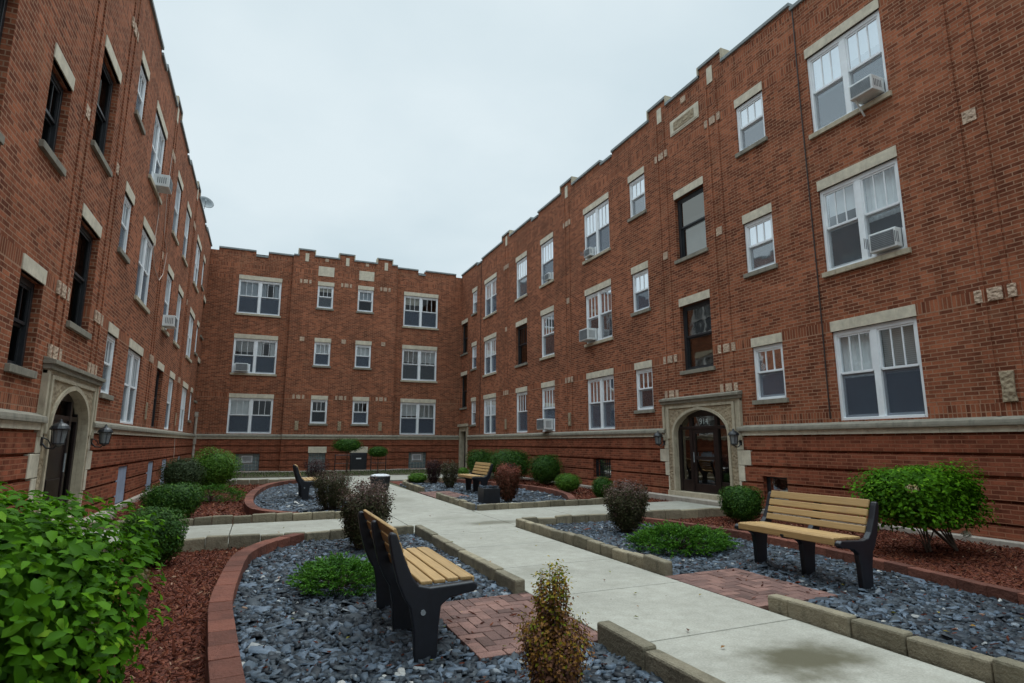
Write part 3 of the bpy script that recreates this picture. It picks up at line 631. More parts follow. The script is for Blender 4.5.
# --- windows
rw = random.Random(5)
def window(T, u0, u1, z0, z1, kind, fl, dark=False, blind=None, flip=False, noSill=False, glassy=False):
    W = 'dark' if dark else 'white'
    fd = .10 if dark else .035; fd2 = fd+.10
    cs = .065 if kind != 'stair' else .075
    m = MB(T); f0, f1 = -fd2-.04, -fd
    top = z1-.035
    m.box(u0, u0+cs, z0, z1, f0, f1); m.box(u1-cs, u1, z0, z1, f0, f1); m.box(u0+cs, u1-cs, top-.055, z1, f0, f1-.003); m.box(u0+cs, u1-cs, z0, z0+.055, f0, f1+.012)
    bays = [(u0+cs, u1-cs)]
    if kind == 'pair':
        c = (u0+u1)/2; m.box(c-.06, c+.06, z0+.055, top-.055, f0, f1-.002); bays = [(u0+cs, c-.06), (c+.06, u1-cs)]
    fr = P_(m.build('window', W, bevel=.004, seg=1))
    def sub(mb, name, mat, **k):
        o = mb.build(name, mat, **k); o.parent = fr; return o
    zb, zt = z0+.055, top-.055; zm = zb+(zt-zb)*.53
    g = MB(T); bl = MB(T); sc = MB(T)
    for bi, (a, b) in enumerate(bays):
        up_ = MB(T); lo = MB(T); r = .034
        n0, n1 = -fd-.055, -fd-.02
        up_.box(a, a+r, zm, zt, n0, n1); up_.box(b-r, b, zm, zt, n0, n1); up_.box(a+r, b-r, zt-r, zt, n0, n1); up_.box(a+r, b-r, zm-.012, zm+.030, n0, n1)
        mt = 0 if kind == 'stair' or glassy else (2 if kind != 'single' else 3)
        for k in range(mt):
            x = a+r+(b-a-2*r)*(k+1)/(mt+1); up_.box(x-.010, x+.010, zm+.030, zt-r, n0+.01, n1-.004)
        n2, n3 = -fd-.092, -fd-.057
        lo.box(a, a+r, zb, zm-.014, n2, n3); lo.box(b-r, b, zb, zm-.014, n2, n3); lo.box(a+r, b-r, zm-.052, zm-.014, n2, n3); lo.box(a+r, b-r, zb, zb+.05, n2, n3)
        sub(up_, 'sash', W); sub(lo, 'sash', W)
        g.quad((a+r, zm+.03, n0+.015), (b-r, zm+.03, n0+.015), (b-r, zt-r, n0+.015), (a+r, zt-r, n0+.015))
        g.quad((a+r, zb+.05, n2+.015), (b-r, zb+.05, n2+.015), (b-r, zm-.05, n2+.015), (a+r, zm-.05, n2+.015))
        if not dark and not glassy: sc.quad((a+.01, zb, n3+.012), (b-.01, zb, n3+.012), (b-.01, zm-.02, n3+.012), (a+.01, zm-.02, n3+.012))
        fr_b = blind if blind is not None else (rw.choice([.45, .48, .5, .5, .3, .75, 1., .46, .0]),)*2
        fb = fr_b[bi % len(fr_b)]
        if fb > 0:
            zl = zt-(zt-zb)*fb; nb = -fd-.15; k = max(6, int((b-a)/.05)); xs = [a+(b-a)*i/k for i in range(k+1)]
            style = rw.choice(['fold', 'fold', 'shade', 'split', 'venetian']) if fb < .9 else 'fold'
            off = [(.012 if i % 2 else -.012)+rw.uniform(-.006, .006) for i in range(k+1)]
            if style == 'venetian':
                zz = zl
                while zz < zt: bl.quad((a, zz, nb-.012), (b, zz, nb-.012), (b, zz+.030, nb+.008), (a, zz+.030, nb+.008)); zz += .036
            elif style == 'shade': bl.quad((a+.01, zl, nb), (b-.01, zl, nb+.01), (b-.01, zt+.03, nb), (a+.01, zt+.03, nb))
            else:
                for i in range(k):
                    c_ = abs((i+.5)/k-.5)*2
                    z_l = zl if style == 'fold' else (zl if c_ > .45 else zt-.10)
                    bl.quad((xs[i], z_l, nb+off[i]), (xs[i+1], z_l, nb+off[i+1]), (xs[i+1], zt+.03, nb+off[i+1]), (xs[i], zt+.03, nb+off[i]))
    cm = rw.choice(['shade', 'shade', 'shade', 'cream', 'blindgrey2'])
    sub(g, 'pane', 'doorglass' if dark else 'glass', recalc=False)
    if bl.v: sub(bl, 'curtain', 'blindgrey' if dark else cm, recalc=False)
    if sc.v: sub(sc, 'insect_screen', rw.choice(['screen', 'screen', 'screen', 'screenlight', 'screendark']) if fl < 3 else rw.choice(['screen', 'screenlight', 'screenlight', 'screendark']), recalc=False)
    q = MB(T); q.box(u0-.012, u1+.012, z1, 3.79 if z1 < 4 else z1+.215, -.05, .016); sub(q, 'lintel', 'lime_clean', bevel=.004)
    if not (fl == 1 and kind in ('pair', 'single')):
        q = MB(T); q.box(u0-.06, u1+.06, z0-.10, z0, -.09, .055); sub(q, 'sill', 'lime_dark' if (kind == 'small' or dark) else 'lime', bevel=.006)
    return fr
B = {}  # curtains seen in the photograph: (far/near sash fractions), keyed by wing, column index, floor
B['R'] = {(0, 1): (.52, .52), (0, 2): (.55, .30), (0, 3): (.30, .52), (1, 1): (0,), (1, 2): (.5,), (1, 3): (.55,), (2, 1): (.3,), (2, 2): (.5,), (2, 3): (.5,), (3, 1): (.48, .48), (3, 2): (.52, .2), (3, 3): (.35, .3), (4, 1): (.5,), (4, 2): (.5,), (4, 3): (1,), (5, 1): (0,), (5, 3): (.55,), (6, 1): (.5, 1), (6, 2): (.4, .4), (6, 3): (.3, 1)}
B['B'] = {(0, 1): (.50, 0), (0, 2): (.35, .5), (0, 3): (.52, .52), (1, 1): (.4, .5), (1, 2): (.4, .4), (1, 3): (.25, 0)}
B['BB'] = {(0, 1): (0,), (1, 1): (0,), (0, 2): (.5,), (1, 2): (.5,), (0, 3): (.2,), (1, 3): (.5,)}
def put(T, ops, key):
    for i, (u0, u1, a, b, k, fl) in enumerate(ops):
        col = i//3; dk = k == 'stair'; bl = B.get(key, {}).get((col, fl)); gl = False
        if key == 'L':
            if col in (0, 1): dk = True
            if (col, fl) == (4, 1): dk = True
            bl = bl or ((0,) if dk else (.95, .95) if col in (2, 4, 5, 6) else (.5, .3))
            if (col, fl) == (3, 1): bl = (.0, .4)
        if key == 'R' and (col, fl) == (5, 2): dk = True; bl = (0,)
        if k == 'stair': bl = (0,)
        window(T, u0, u1, a, b, k, fl, dk, bl, glassy=gl)
q = MB(TR); u0_, u1_ = CR-.47, CR+.47; q.quad((u0_, 6.45, -.245), (u1_, 6.45, -.245), (u1_, 7.22, -.245), (u0_, 7.22, -.245)); P_(q.build('stair_window_pale_sheet', 'shade', recalc=False))  # flat pale sheet behind the lower sash of the right wing's upper stair window
put(TR, opR, 'R'); put(TL, opL, 'L'); put(TB, opB, 'B'); put(TBB, opBB, 'BB')

# --- basement openings
def grille_block(T, a, b, c, d, vent=True):
    m = MB(T); n = max(3, round((b-a)/.165)); k = max(3, round((d-c)/.165))
    m.box(a, b, c, d, -.14, -.10); fr = P_(m.build('glass_block_window', 'mortargrey'))
    q = MB(T); va, vb, vc, vd = (a+b)/2-.26, (a+b)/2+.22, d-.42, d-.10
    for i in range(n):
        for jj in range(k):
            x0, x1 = a+(b-a)*i/n+.011, a+(b-a)*(i+1)/n-.011; y0, y1 = c+(d-c)*jj/k+.011, c+(d-c)*(jj+1)/k-.011
            if vent and x0 < vb and x1 > va and y0 < vd and y1 > vc: continue
            q.box(x0, x1, y0, y1, -.12, -.075)
    o = q.build('glass_block', 'gblock', bevel=.01); o.parent = fr
    if vent:
        v = MB(T); v.box(va, vb, vc, vc+.04, -.12, -.05); v.box(va, vb, vd-.04, vd, -.12, -.05); v.box(va, va+.04, vc+.04, vd-.04, -.12, -.05); v.box(vb-.04, vb, vc+.04, vd-.04, -.12, -.05)
        for i in range(5): v.box(va+.04, vb-.04, vc+.06+i*.045, vc+.075+i*.045, -.10, -.06)
        o = v.build('vent_hatch', 'plate'); o.parent = fr
grille_block(TB, *bsB[0]); grille_block(TB, *bsB[1]); grille_block(TBB, *bsBB[0], vent=False)
for a, b, c, d in bsBB:
    q = MB(TBB); q.box(a-.03, b+.03, d+.003, 1.23, .0, .045); P_(q.build('basement_lintel', 'lime_clean', bevel=.004))
m = MB(TBB); a, b, c, d = bsBB[1]; m.box(a, b, c, d, -.06, .05); m.box(a+.05, b-.05, c+.05, d-.05, .05, .07); h = P_(m.build('basement_hatch', 'black', bevel=.01))
m = MB(TBB); m.box(a+.30, a+.56, .60, .66, .07, .078); o = m.build('name_plate', 'plate'); o.parent = h
for a, b, c, d in bsL:
    m = MB(TL); m.box(a, b, c, d, -.05, .005); P_(m.build('basement_board', 'vent', bevel=.004))
for a, b, c, d in bsR:
    m = MB(TR); r = .035
    m.box(a, a+r, c, d, -.15, -.08); m.box(b-r, b, c, d, -.15, -.08); m.box(a+r, b-r, d-r, d, -.15, -.08); m.box(a+r, b-r, c, c+r, -.15, -.08)
    fr = P_(m.build('basement_window', 'dark')); q = MB(TR); q.quad((a+r, c+r, -.12), (b-r, c+r, -.12), (b-r, d-r, -.12), (a+r, d-r, -.12)); o = q.build('pane', 'glass', recalc=False); o.parent = fr
    if a > 15:
        q = MB(TR); k = int((b-a)/.10)
        for i in range(1, k): x = a+(b-a)*i/k; q.box(x-.007, x+.007, c, d, -.05, -.035)
        for zz in (c+.15, d-.15): q.box(a, b, zz-.008, zz+.008, -.034, -.022)
        o = q.build('bars', 'black'); o.parent = fr

# --- piers: paired vertical brick fillets and carved stones
def stone_trio(T, c, z, zh=.205, n=0.):
    m = MB(T)
    for a, b in ((c-.28, c-.17), (c-.10, c+.10), (c+.17, c+.28)):
        m.box(a, b, z, z+zh, 0, .018+n)
    P_(m.build('carved_stones', 'pinkstone', bevel=.004))
    m = MB(T); m.lathe([(.075, 0), (.075, .012), (.05, .012), (.05, .004), (.03, .004), (.02, .016)], n=14) if False else None
def one_stone(T, a, b, z0, z1, name='carved_stone', mat='pinkstone'):
    m = MB(T); m.box(a, b, z0, z1, 0, .018); P_(m.build(name, mat, bevel=.004))
def pier(T, c, lo=None, top=True, shield=True, z0=1.84, hw=.17):
    m = MB(T)
    for s in (-1, 1): m.box(c+s*hw-.032, c+s*hw+.032, z0, 10.72, -.0, .022)
    P_(m.build('pier_fillet', 'brick', uv=True))
    stone_trio(T, c, 3.59, n=.010); one_stone(T, c-.10, c+.10, 6.55, 6.76); 
    if top: stone_trio(T, c, 9.57, n=.010)
    one_stone(T, c-.10, c+.10, 10.74, 11.20, 'pier_stone', 'lime_clean')
    if lo: stone_trio(T, c, 2.645, .19, .010)
    if shield and not lo:
        m = MB(T); w_ = .095
        m.prism([(c-w_, 2.50), (c+w_, 2.50), (c+w_*.86, 2.25), (c+w_, 2.04), (c-w_, 2.04), (c-w_*.86, 2.25)], 0, .035); P_(m.build('carved_shield', 'carved', bevel=.006))
for T, cc, dv_ in ((TR, CR, 0.), (TL, CL, -.12)):
    for c in (5.0, 18.50, 24.50): pier(T, c+dv_)
    pier(T, cc-1.06, lo=True, z0=2.64); pier(T, cc+1.06, lo=True, z0=2.64)
    m = MB(T); a = cc-.59; m.box(a, a+1.18, 10.04, 10.50, 0, .02); m.box(a+.04, a+1.14, 10.08, 10.46, .02, .03); P_(m.build('name_panel', 'lime_clean', bevel=.01))
    m = MB(T); m.box(cc-.42, cc+.42, 10.14, 10.40, .03, .042); m.lathe([(.1, 0), (.1, .02), (.05, .03)], (cc, 10.27, .03), 12) if False else None
    P_(m.build('relief_carving', 'carved', bevel=.01))
    one_stone(T, cc-.1, cc+.1, 10.80, 10.98)
for c in (1.60, 3.66, 5.73):
    T = TBB; m = MB(T)
    stone_trio(T, c, 3.60); one_stone(T, c-.11, c+.11, 6.55, 6.77); stone_trio(T, c, 9.60); one_stone(T, c-.09, c+.09, 10.78, 11.22, 'pier_stone', 'lime_clean')
    m.prism([(c-.09, 2.50), (c+.09, 2.50), (c+.08, 2.25), (c+.09, 2.04), (c-.09, 2.04), (c-.08, 2.25)], 0, .03); P_(m.build('carved_shield', 'carved', bevel=.006))
for c in (2.60, 4.70): one_stone(TBB, c-.40, c+.40, 10.08, 10.60, 'name_panel', 'lime_clean'); one_stone(TBB, c-.09, c+.09, 10.88, 11.05)

# --- entrance portals
def arch(c, hw, zs, za, n=10):
    """tudor arch from (c-hw,zs) to apex (c,za) to (c+hw,zs)"""
    pts = []; n = 22
    for i in range(n+1):
        x = -math.cos(math.pi*i/n); x = -1 if i == 0 else 1 if i == n else x
        ax = abs(x); pts.append((c+x*hw, zs+(za-zs)*(.86*(1-ax**2.3)**(1/2.3)+.14*(1-ax))))
    return pts
def portal(T, c, text=None, opendoor=False):
    hw = .98; A = [(c-hw, .20)]+arch(c, hw, 1.62, 2.27)+[(c+hw, .20)]
    m = MB(T); nf = .055
    O = 1.24; zt = 2.40
    # face: strip between the arch and the rectangle
    out_ = []
    for (u, z) in A:
        if z <= 1.62: out_.append((c-O if u < c else c+O, z))
        else: out_.append((c+(u-c)/hw*O, zt))
    out_[1] = (c-O, 1.62); out_[-2] = (c+O, 1.62); out_[2] = (c-O, zt); out_[-3] = (c+O, zt)
    k = len(A)
    outer = [(c-O, z) if (u < c and z <= 1.63) else (c+O, z) if (u > c and z <= 1.63) else None for u, z in A]
    for i in range(k-1):
        a, b = A[i], A[i+1]; oa, ob = out_[i], out_[i+1]
        m.quad((a[0], a[1], nf), (b[0], b[1], nf), (ob[0], ob[1], nf), (oa[0], oa[1], nf))
    for (u, z, s_) in ((c-O, 1.62, -1), (c+O, 1.62, 1)):
        pass
    sp_ = P_(m.build('portal', 'carved', recalc=False))
    def sub(mb, name, mat, bevel=.006):
        o = mb.build(name, mat, bevel=bevel); o.parent = sp_; return o
    q = MB(T)
    for i in range(k-1):
        a, b = A[i], A[i+1]; q.quad((a[0], a[1], -.012), (b[0], b[1], -.012), (b[0], b[1], -.12), (a[0], a[1], -.12))
    o = q.build('reveal', 'lime', recalc=False); o.parent = sp_
    # arch moulding
    q = MB(T)
    for i in range(k-1):
        (a0, a1), (b0, b1) = A[i], A[i+1]
        def off(p, d=.07):
            dx, dz = p[0]-c, p[1]-1.35; l = math.hypot(dx, dz)
            if p[1] <= 1.63: return (p[0]+(d if dx > 0 else -d), p[1])
            return (p[0]+dx/l*d, p[1]+dz/l*d)
        oa, ob = off(A[i]), off(A[i+1])
        q.add([(a0, a1, -.01), (b0, b1, -.01), (*ob, -.01), (*oa, -.01), (a0, a1, nf+.028), (b0, b1, nf+.028), (*ob, nf+.028), (*oa, nf+.028)], [(3, 2, 1, 0), (4, 5, 6, 7), (0, 1, 5, 4), (1, 2, 6, 5), (2, 3, 7, 6), (3, 0, 4, 7)])
    sub(q, 'arch_moulding', 'lime', 0)
    q = MB(T)
    for s in (-1, 1):
        a, b = sorted((c+s*1.16, c+s*1.24)); q.box(a, b, 1.55, 2.40, 0, .085)
        a, b = sorted((c+s*1.245, c+s*1.33)); q.box(a, b, 1.50, 2.46, 0, .055)
        a, b = sorted((c+s*1.335, c+s*1.42)); q.box(a, b, 1.50, 2.46, -.02, .085)
    q.box(c-1.16, c+1.16, 2.34, 2.40, 0, .083); q.box(c-1.42, c+1.42, 2.40, 2.478, 0, .064)
    sub(q, 'pilaster', 'lime')
    q = MB(T); q.box(c-1.44, c+1.44, 2.465, 2.54, 0, .12); q.box(c-1.46, c+1.46, 2.54, 2.60, 0, .16)
    q.add([(c-1.46, 2.60, 0), (c+1.46, 2.60, 0), (c+1.46, 2.60, .16), (c-1.46, 2.60, .16), (c-1.46, 2.645, 0), (c+1.46, 2.645, 0)], [(0, 1, 2, 3), (3, 2, 5, 4), (0, 3, 4), (1, 5, 2), (0, 4, 5, 1)])
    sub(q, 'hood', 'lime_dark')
    for z0, z1, w_ in ((.15, .57, 1.30), (.58, .93, 1.42), (.94, 1.27, 1.62), (1.28, 1.53, 1.42)):
        for s in (-1, 1):
            q = MB(T); a, b = sorted((c+s*(hw+.07), c+s*w_)); q.box(a, b, z0, z1, -.02, .052); sub(q, 'quoin', 'lime_clean')
    q = MB(T); q.box(c-1.3, c+1.3, -.1, .20, -.25, .09); sub(q, 'threshold', 'lime')
    q = MB(T); q.box(c-1.75, c+2.3, -.1, .085, .09, .40); sub(q, 'step', 'foundation')
    # door
    D = -.09; q = MB(T); r = .09
    q.box(c-hw, c+hw, 2.10, 2.30, D-.05, D); q.box(c-hw-.2, c-hw, .2, 2.4, D-.06, D-.03); q.box(c+hw, c+hw+.2, .2, 2.4, D-.06, D-.03); q.box(c-hw, c-hw+.10, .20, 2.1, D-.05, D+.02); q.box(c+hw-.10, c+hw, .20, 2.1, D-.05, D+.02)
    q.box(c-.52, c-.42, .20, 2.1, D-.05, D+.03); q.box(c+.42, c+.52, .20, 2.1, D-.05, D+.03)
    q.box(c-hw+.1, c+hw-.1, 1.78, 1.86, D-.05, D+.025)
    q.box(c-hw+.1, c-.52, .2, .5, D-.04, D); q.box(c+.52, c+hw-.1, .2, .5, D-.04, D)
    fr = P_(q.build('entrance', 'door', bevel=.005))
    def sub2(mb, name, mat, bevel=.004, rc=True):
        o = mb.build(name, mat, bevel=bevel, recalc=rc); o.parent = fr; return o
    if not opendoor:
        q = MB(T); a, b = c-.42, c+.42
        q.box(a, a+r, .21, 1.78, D-.04, D+.01); q.box(b-r, b, .21, 1.78, D-.04, D+.01); q.box(a+r, b-r, 1.68, 1.78, D-.04, D+.01); q.box(a+r, b-r, .21, .42, D-.04, D+.01); q.box(a+r, b-r, 1.02, 1.10, D-.04, D+.01)
        sub2(q, 'door', 'door'); q = MB(T); q.tube([(c+.36, .95, D+.05), (c+.36, 1.2, D+.05)], .012); sub2(q, 'handle', 'greymetal', 0)
    else:
        q = MB(T); q.box(c-.42, c+.42, .21, 1.78, D-.04, D); q.box(c-.32, c+.32, .35, .85, D, D+.02); sub2(q, 'door', 'door'); q = MB(T); q.tube([(c+.34, .95, D+.05), (c+.34, 1.25, D+.05)], .014); sub2(q, 'handle', 'greymetal', 0)
    q = MB(T)
    for a, b, z0, z1 in ((c-hw+.1, c-.52, .5, 1.78), (c-.42, c+.42, .4, 1.7), (c+.52, c+hw-.1, .5, 1.78), (c-hw+.1, c+hw-.1, 1.86, 2.1)):
        if opendoor and abs(a-(c-.42)) < 1e-6: continue
        q.quad((a, z0, D-.02), (b, z0, D-.02), (b, z1, D-.02), (a, z1, D-.02))
    sub2(q, 'pane', 'doorglass', 0, False)
    if text:
        cu = bpy.data.curves.new('number', 'FONT'); cu.body = text; cu.size = .22; cu.extrude = .002; cu.align_x = 'CENTER'
        o = bpy.data.objects.new('house_number', cu); COL.objects.link(o); 
        p0 = T(c, 1.90, D-.012)
        o.matrix_world = Matrix.Translation(p0) @ Matrix(((0, 0, -1, 0), (-1, 0, 0, 0), (0, 1, 0, 0), (0, 0, 0, 1))); cu.materials.append(M['transom'])
        deps = bpy.context.evaluated_depsgraph_get(); me = bpy.data.meshes.new_from_object(o.evaluated_get(deps)); mw = o.matrix_world.copy(); bpy.data.objects.remove(o)
        me.transform(mw); o = bpy.data.objects.new('house_number', me); COL.objects.link(o); o.parent = fr
    # vestibule behind the door
    q = MB(T)
    q.box(c-1.2, c+1.2, .10, .20, -2.2, -.25); q.box(c-1.2, c+1.2, 2.45, 2.5, -2.2, -.25); q.box(c-1.2, c+1.2, .20, 2.45, -2.19, -2.1); q.box(c-1.25, c-1.2, .2, 2.45, -2.2, -.43); q.box(c+1.2, c+1.25, .2, 2.45, -2.2, -.43)
    sub2(q, 'vestibule', 'vestibule', 0)
portal(TR, CR, '914'); portal(TL, CL, None, True)
# narrow far doorway in the right corner
c = 30.5; m = MB(TR)
m.box(c-.70, c-.48, 0, 2.30, -.3, .05); m.box(c+.48, c+.70, 0, 2.30, -.3, .05); m.box(c-.48, c+.48, 2.05, 2.30, -.3, .048); m.box(c-.74, c+.74, 2.30, 2.45, -.02, .14)
fr = P_(m.build('side_doorway', 'lime', bevel=.006)); q = MB(TR); q.box(c-.48, c+.48, 0, 2.05, -.26, -.2); q.box(c-.36, c+.36, .15, 1.0, -.2, -.18); q.box(c-.36, c+.36, 1.12, 1.9, -.2, -.18); o = q.build('door', 'door'); o.parent = fr
# pipes and cables fixed to the walls
for q_ in ([(8.02, 11.0, .02), (8.03, 9, .02), (8.0, 4.7, .02), (8.01, 1.9, .02)], [(27.95, 11, .02), (27.95, 1.9, .02)]):
    m = MB(TR); m.tube(q_, .012, 6); P_(m.build('wall_cable', 'darkcable'))
m = MB(TL); m.tube([(31.1, 2.7, .07), (31.1, .0, .07)], .06, 10); m.box(31.0, 31.2, 1.35, 1.75, .0, .15); m.box(31.0, 31.2, 2.62, 2.85, .0, .14); P_(m.build('drain_pipe', 'pipe'))
m = MB(TL); m.tube([(18.1, 9.6, .02), (17.9, 8.4, .03), (18.2, 7.2, .02), (18.9, 6.9, .03), (18.7, 6.2, .02), (18.1, 5.85, .03), (17.3, 6.0, .02), (16.9, 6.4, .02), (17.1, 7.4, .02), (16.7, 7.75, .02)], .010, 6)
P_(m.build('cable_loop', 'cable')); m = MB(TL); m.tube([(24.6, 1.6, .04), (24.7, .9, .05), (25.2, .5, .05), (26.0, .7, .04)], .010, 6); P_(m.build('cable_loop', 'cable'))

# ------------------------------------------------------------------ air conditioners in the windows
def aircon(name, T, u, z, w=.56, h=.38, d=.36, label='', bracket=False):
    p0 = Vector(T(u, z, -.06)); rt = empty('air_conditioner', p0); tag(rt, label, 'air conditioner', 'window air conditioners')
    inv = Matrix.Translation(-p0)
    def pb(mb, nm, mat, b=.006):
        o = mb.build(nm, mat, bevel=b); o.data.transform(inv); o.parent = rt; return o
    m = MB(T); m.box(u-w/2, u+w/2, z+.004, z+h, -.05, d); pb(m, 'body', 'ac', .012)
    m = MB(T); m.box(u-w/2+.035, u+w/2-.035, z+.04, z+h-.035, d-.004, d+.004); g_ = pb(m, 'grille', 'acgrille', 0)
    m = MB(T); k = 9
    for i in range(k): zz = z+.05+(h-.1)*i/(k-1); m.box(u-w/2+.035, u+w/2-.035, zz-.004, zz+.004, d+.004, d+.010)
    o = m.build('louvre', 'greymetal'); o.data.transform(inv); o.parent = g_
    m = MB(T)
    for s in (-1, 1):
        for i in range(5): y = .05+i*.045; a, b = sorted((u+s*w/2, u+s*(w/2+.004))); m.box(a, b, z+.08, z+h-.08, y, y+.018)
    pb(m, 'side_vents', 'acgrille', 0)
    for s in (-1, 1): m = MB(T); a, b = sorted((u+s*w/2, u+s*(w/2+.09))); m.box(a, b, z+.002, z+h, -.10, -.065); pb(m, 'side_panel', 'white', 0)
    if bracket:
        m = MB(T); m.tube([(u+w*.35, z-.28, .02), (u+w*.35, z+.0, d-.06)], .018, 6); pb(m, 'bracket', 'ac', 0)
aircon('a', TR, 6.52, 7.865, w=.46, h=.30, d=.30, label='white air conditioner in the top-floor window nearest the right edge, on a bracket', bracket=True)
aircon('b', TR, 6.55, 4.865, w=.50, h=.36, d=.12, label='shallow air conditioner in the middle-floor window nearest the right edge')
aircon('c', TR, 16.88, 7.865, w=.42, h=.30, d=.12, label='small air conditioner in the top-floor paired window beyond the right entrance')
aircon('d', TR, 16.90, 4.865, w=.58, h=.40, d=.32, label='boxy white air conditioner in the middle-floor paired window beyond the right entrance')
aircon('e', TR, 20.25, 1.925, w=.66, h=.42, d=.34, label='air conditioner sitting just above the stone band on the right wing ground floor')
aircon('f', TR, 20.1, 7.865, w=.40, h=.28, d=.08, label='air conditioner in the top-floor single window midway along the right wing')
aircon('g', TL, 16.5, 7.865, w=.5, h=.32, d=.32, label='air conditioner jutting from the top floor of the left wing')
aircon('h', TL, 19.95, 4.865, w=.5, h=.34, d=.30, label='air conditioner in the middle-floor window of the left wing')
aircon('i', TB, -1.10, 4.865, w=.58, h=.40, d=.22, label='air conditioner in the middle-floor window at the left of the back wing')

# ------------------------------------------------------------------ wall lanterns
def lantern(T, u, label, dbl=False):
    z = 1.40; p0 = Vector(T(u, z, 0)); rt = empty('wall_lantern', p0); rt.scale = (.84, .84, .84); tag(rt, label, 'lantern', 'lanterns beside the entrances'); inv = Matrix.Translation(-p0)
    def pb(mb, nm, mat, **k):
        o = mb.build(nm, mat, **k); o.data.transform(inv); o.parent = rt; return o
    c = Vector(T(u, 0, .30)); sgn = 1
    m = MB(T); m.box(u-.045, u+.045, z-.02, z+.16, .05, .075); m.tube([(u, z+.02, .07), (u, z-.06, .14), (u, z-.07, .24), (u, z+.0, .30)], [.013, .015, .015, .013], 8); m.tube([(u, z+.12, .07), (u, z+.07, .16), (u, z-.02, .20)], .010, 6); pb(m, 'bracket', 'black')
    m = MB(); m.lathe([(.085, .02), (.118, .245), (.118, .25)], (c.x, c.y, z), 8); pb(m, 'glass_shade', 'lampglass')
    m = MB()
    m.lathe([(.02, -.05), (.05, -.02), (.095, .0), (.095, .022)], (c.x, c.y, z), 8); m.lathe([(.145, .245), (.15, .262), (.145, .275), (.125, .315), (.085, .35), (.04, .37), (.03, .385), (.02, .41), (.008, .43)], (c.x, c.y, z), 16)
    for k in range(6):
        a = math.pi/3*k; m.tube([(c.x+.088*math.cos(a), c.y+.088*math.sin(a), z+.01), (c.x+.118*math.cos(a), c.y+.118*math.sin(a), z+.25)], .007, 4)
    pb(m, 'lantern_frame', 'black')
lantern(TR, CR+1.42, 'black wall lantern on the far side of the right entrance'); lantern(TR, CR-1.36, 'black wall lantern on the near side of the right entrance')
lantern(TL, CL-1.25, 'black wall lantern on the near side of the left entrance, larger in view'); lantern(TL, CL+1.45, 'black wall lantern on the far side of the left entrance')

# satellite dish on the left roof
rt = empty('satellite_dish', (XL-.15, 27.3, 11.1)); tag(rt, 'round grey satellite dish on the parapet of the left wing', 'satellite dish')
m = MB(); m.lathe([(.02, .0), (.13, .02), (.24, .06), (.33, .11), (.34, .12), (.33, .13), (.24, .08), (.13, .035), (.02, .02)], (0, 0, 0), 24)
o = m.build('dish', 'dishgrey', rt, smooth=True); o.location = (.12, -.05, .60); o.rotation_euler = (math.radians(62), 0, math.radians(24))
m = MB(); m.tube([(0, 0, 0), (0, 0, .45), (.08, 0, .6)], .025, 8); m.build('mast', 'greymetal', rt)
m = MB(); m.tube([(.12, -.1, .35), (.2, -.5, .6)], .012, 6); m.lathe([(.035, 0), (.035, .09)], (.2, -.51, .56), 8); m.build('receiver_arm', 'greymetal', rt)

# ------------------------------------------------------------------ benches
def make_bench():
    """faces +x, runs along +y from 0 to 1.40, origin under the middle of the near end frame"""
    rt = empty('park_bench', (0, 0, 0)); Lb = 1.42
    prof = [(-.075, -.03), (.075, -.03), (.085, .20), (.10, .33), (.16, .372), (.27, .392), (.335, .398), (.365, .420), (.362, .450), (.33, .468), (.20, .462), (.02, .455), (-.06, .475), (-.105, .53), (-.165, .66), (-.212, .79), (-.225, .818), (-.250, .830), (-.272, .818), (-.275, .79), (-.250, .66), (-.205, .50), (-.16, .40), (-.115, .33), (-.09, .20)]
    for y in (0, Lb/2-.03, Lb-.065):
        m = MB(lambda a, b, c: (a, c, b)); m.prism(prof, y, y+.065); m.build('end_frame' if y != Lb/2-.03 else 'middle_frame', 'benchblack', rt, bevel=.014, seg=3)
    b = MB()
    for x, z, w_ in ((.295, .462, .085), (.20, .462, .085), (.105, .458, .085), (.01, .455, .085)):
        b.box(x-w_/2, x+w_/2, .067 if False else .068, Lb-.068, z+.002, z+.030)
    # front edge board, rounded over
    b.box(.34, .362, .068, Lb-.068, .415, .488)
    for x, z, _ in ((.295, .462, 0),): pass
    sx = b.build('seat', 'wood', rt, bevel=.008, seg=2)
    b = MB(); up_ = Vector((-.145, 0, .39)).normalized(); nn = Vector((up_.z, 0, -up_.x))
    base = Vector((-.118, 0, .505))
    for i in range(4):
        h_ = .082 if i < 3 else .095; a = base+up_*(i*.090); q = [a, a+up_*(h_-.008), a+up_*(h_-.008)+nn*.028, a+nn*.028]
        b.add([(v.x, y, v.z) for y in (.068, Lb-.068) for v in q], [(3, 2, 1, 0), (4, 5, 6, 7), (0, 1, 5, 4), (1, 2, 6, 5), (2, 3, 7, 6), (3, 0, 4, 7)])
    b.build('backrest', 'wood', rt, bevel=.008, seg=2)
    m = MB(); m.lathe([(.018, 0), (.018, .012)], (0, 0, 0), 8); o = m.build('bolt_plate', 'greymetal', rt); o.rotation_euler = (math.pi/2, 0, 0); o.location = (-.03, .0, .30)
    return rt
b0 = make_bench()
spots = [((1.12, 4.07, 0), 0, 'tan slatted bench in the near left gravel bed, seen from behind'), ((5.72, 5.66, 0), math.pi, 'tan slatted bench in the near right gravel bed, facing the path'),
         ((6.0, 17.45, 0), math.pi, 'small distant tan bench in the far right bed between barberries'), ((1.14, 15.95, 0), 0, 'distant dark bench seen end-on inside the far left round bed')]
for i, (loc, rz, lab) in enumerate(spots):
    o = b0 if i == 0 else copy_tree(b0); o.location = loc; o.rotation_euler = (0, 0, rz); tag(o, lab, 'bench', 'benches facing the path')

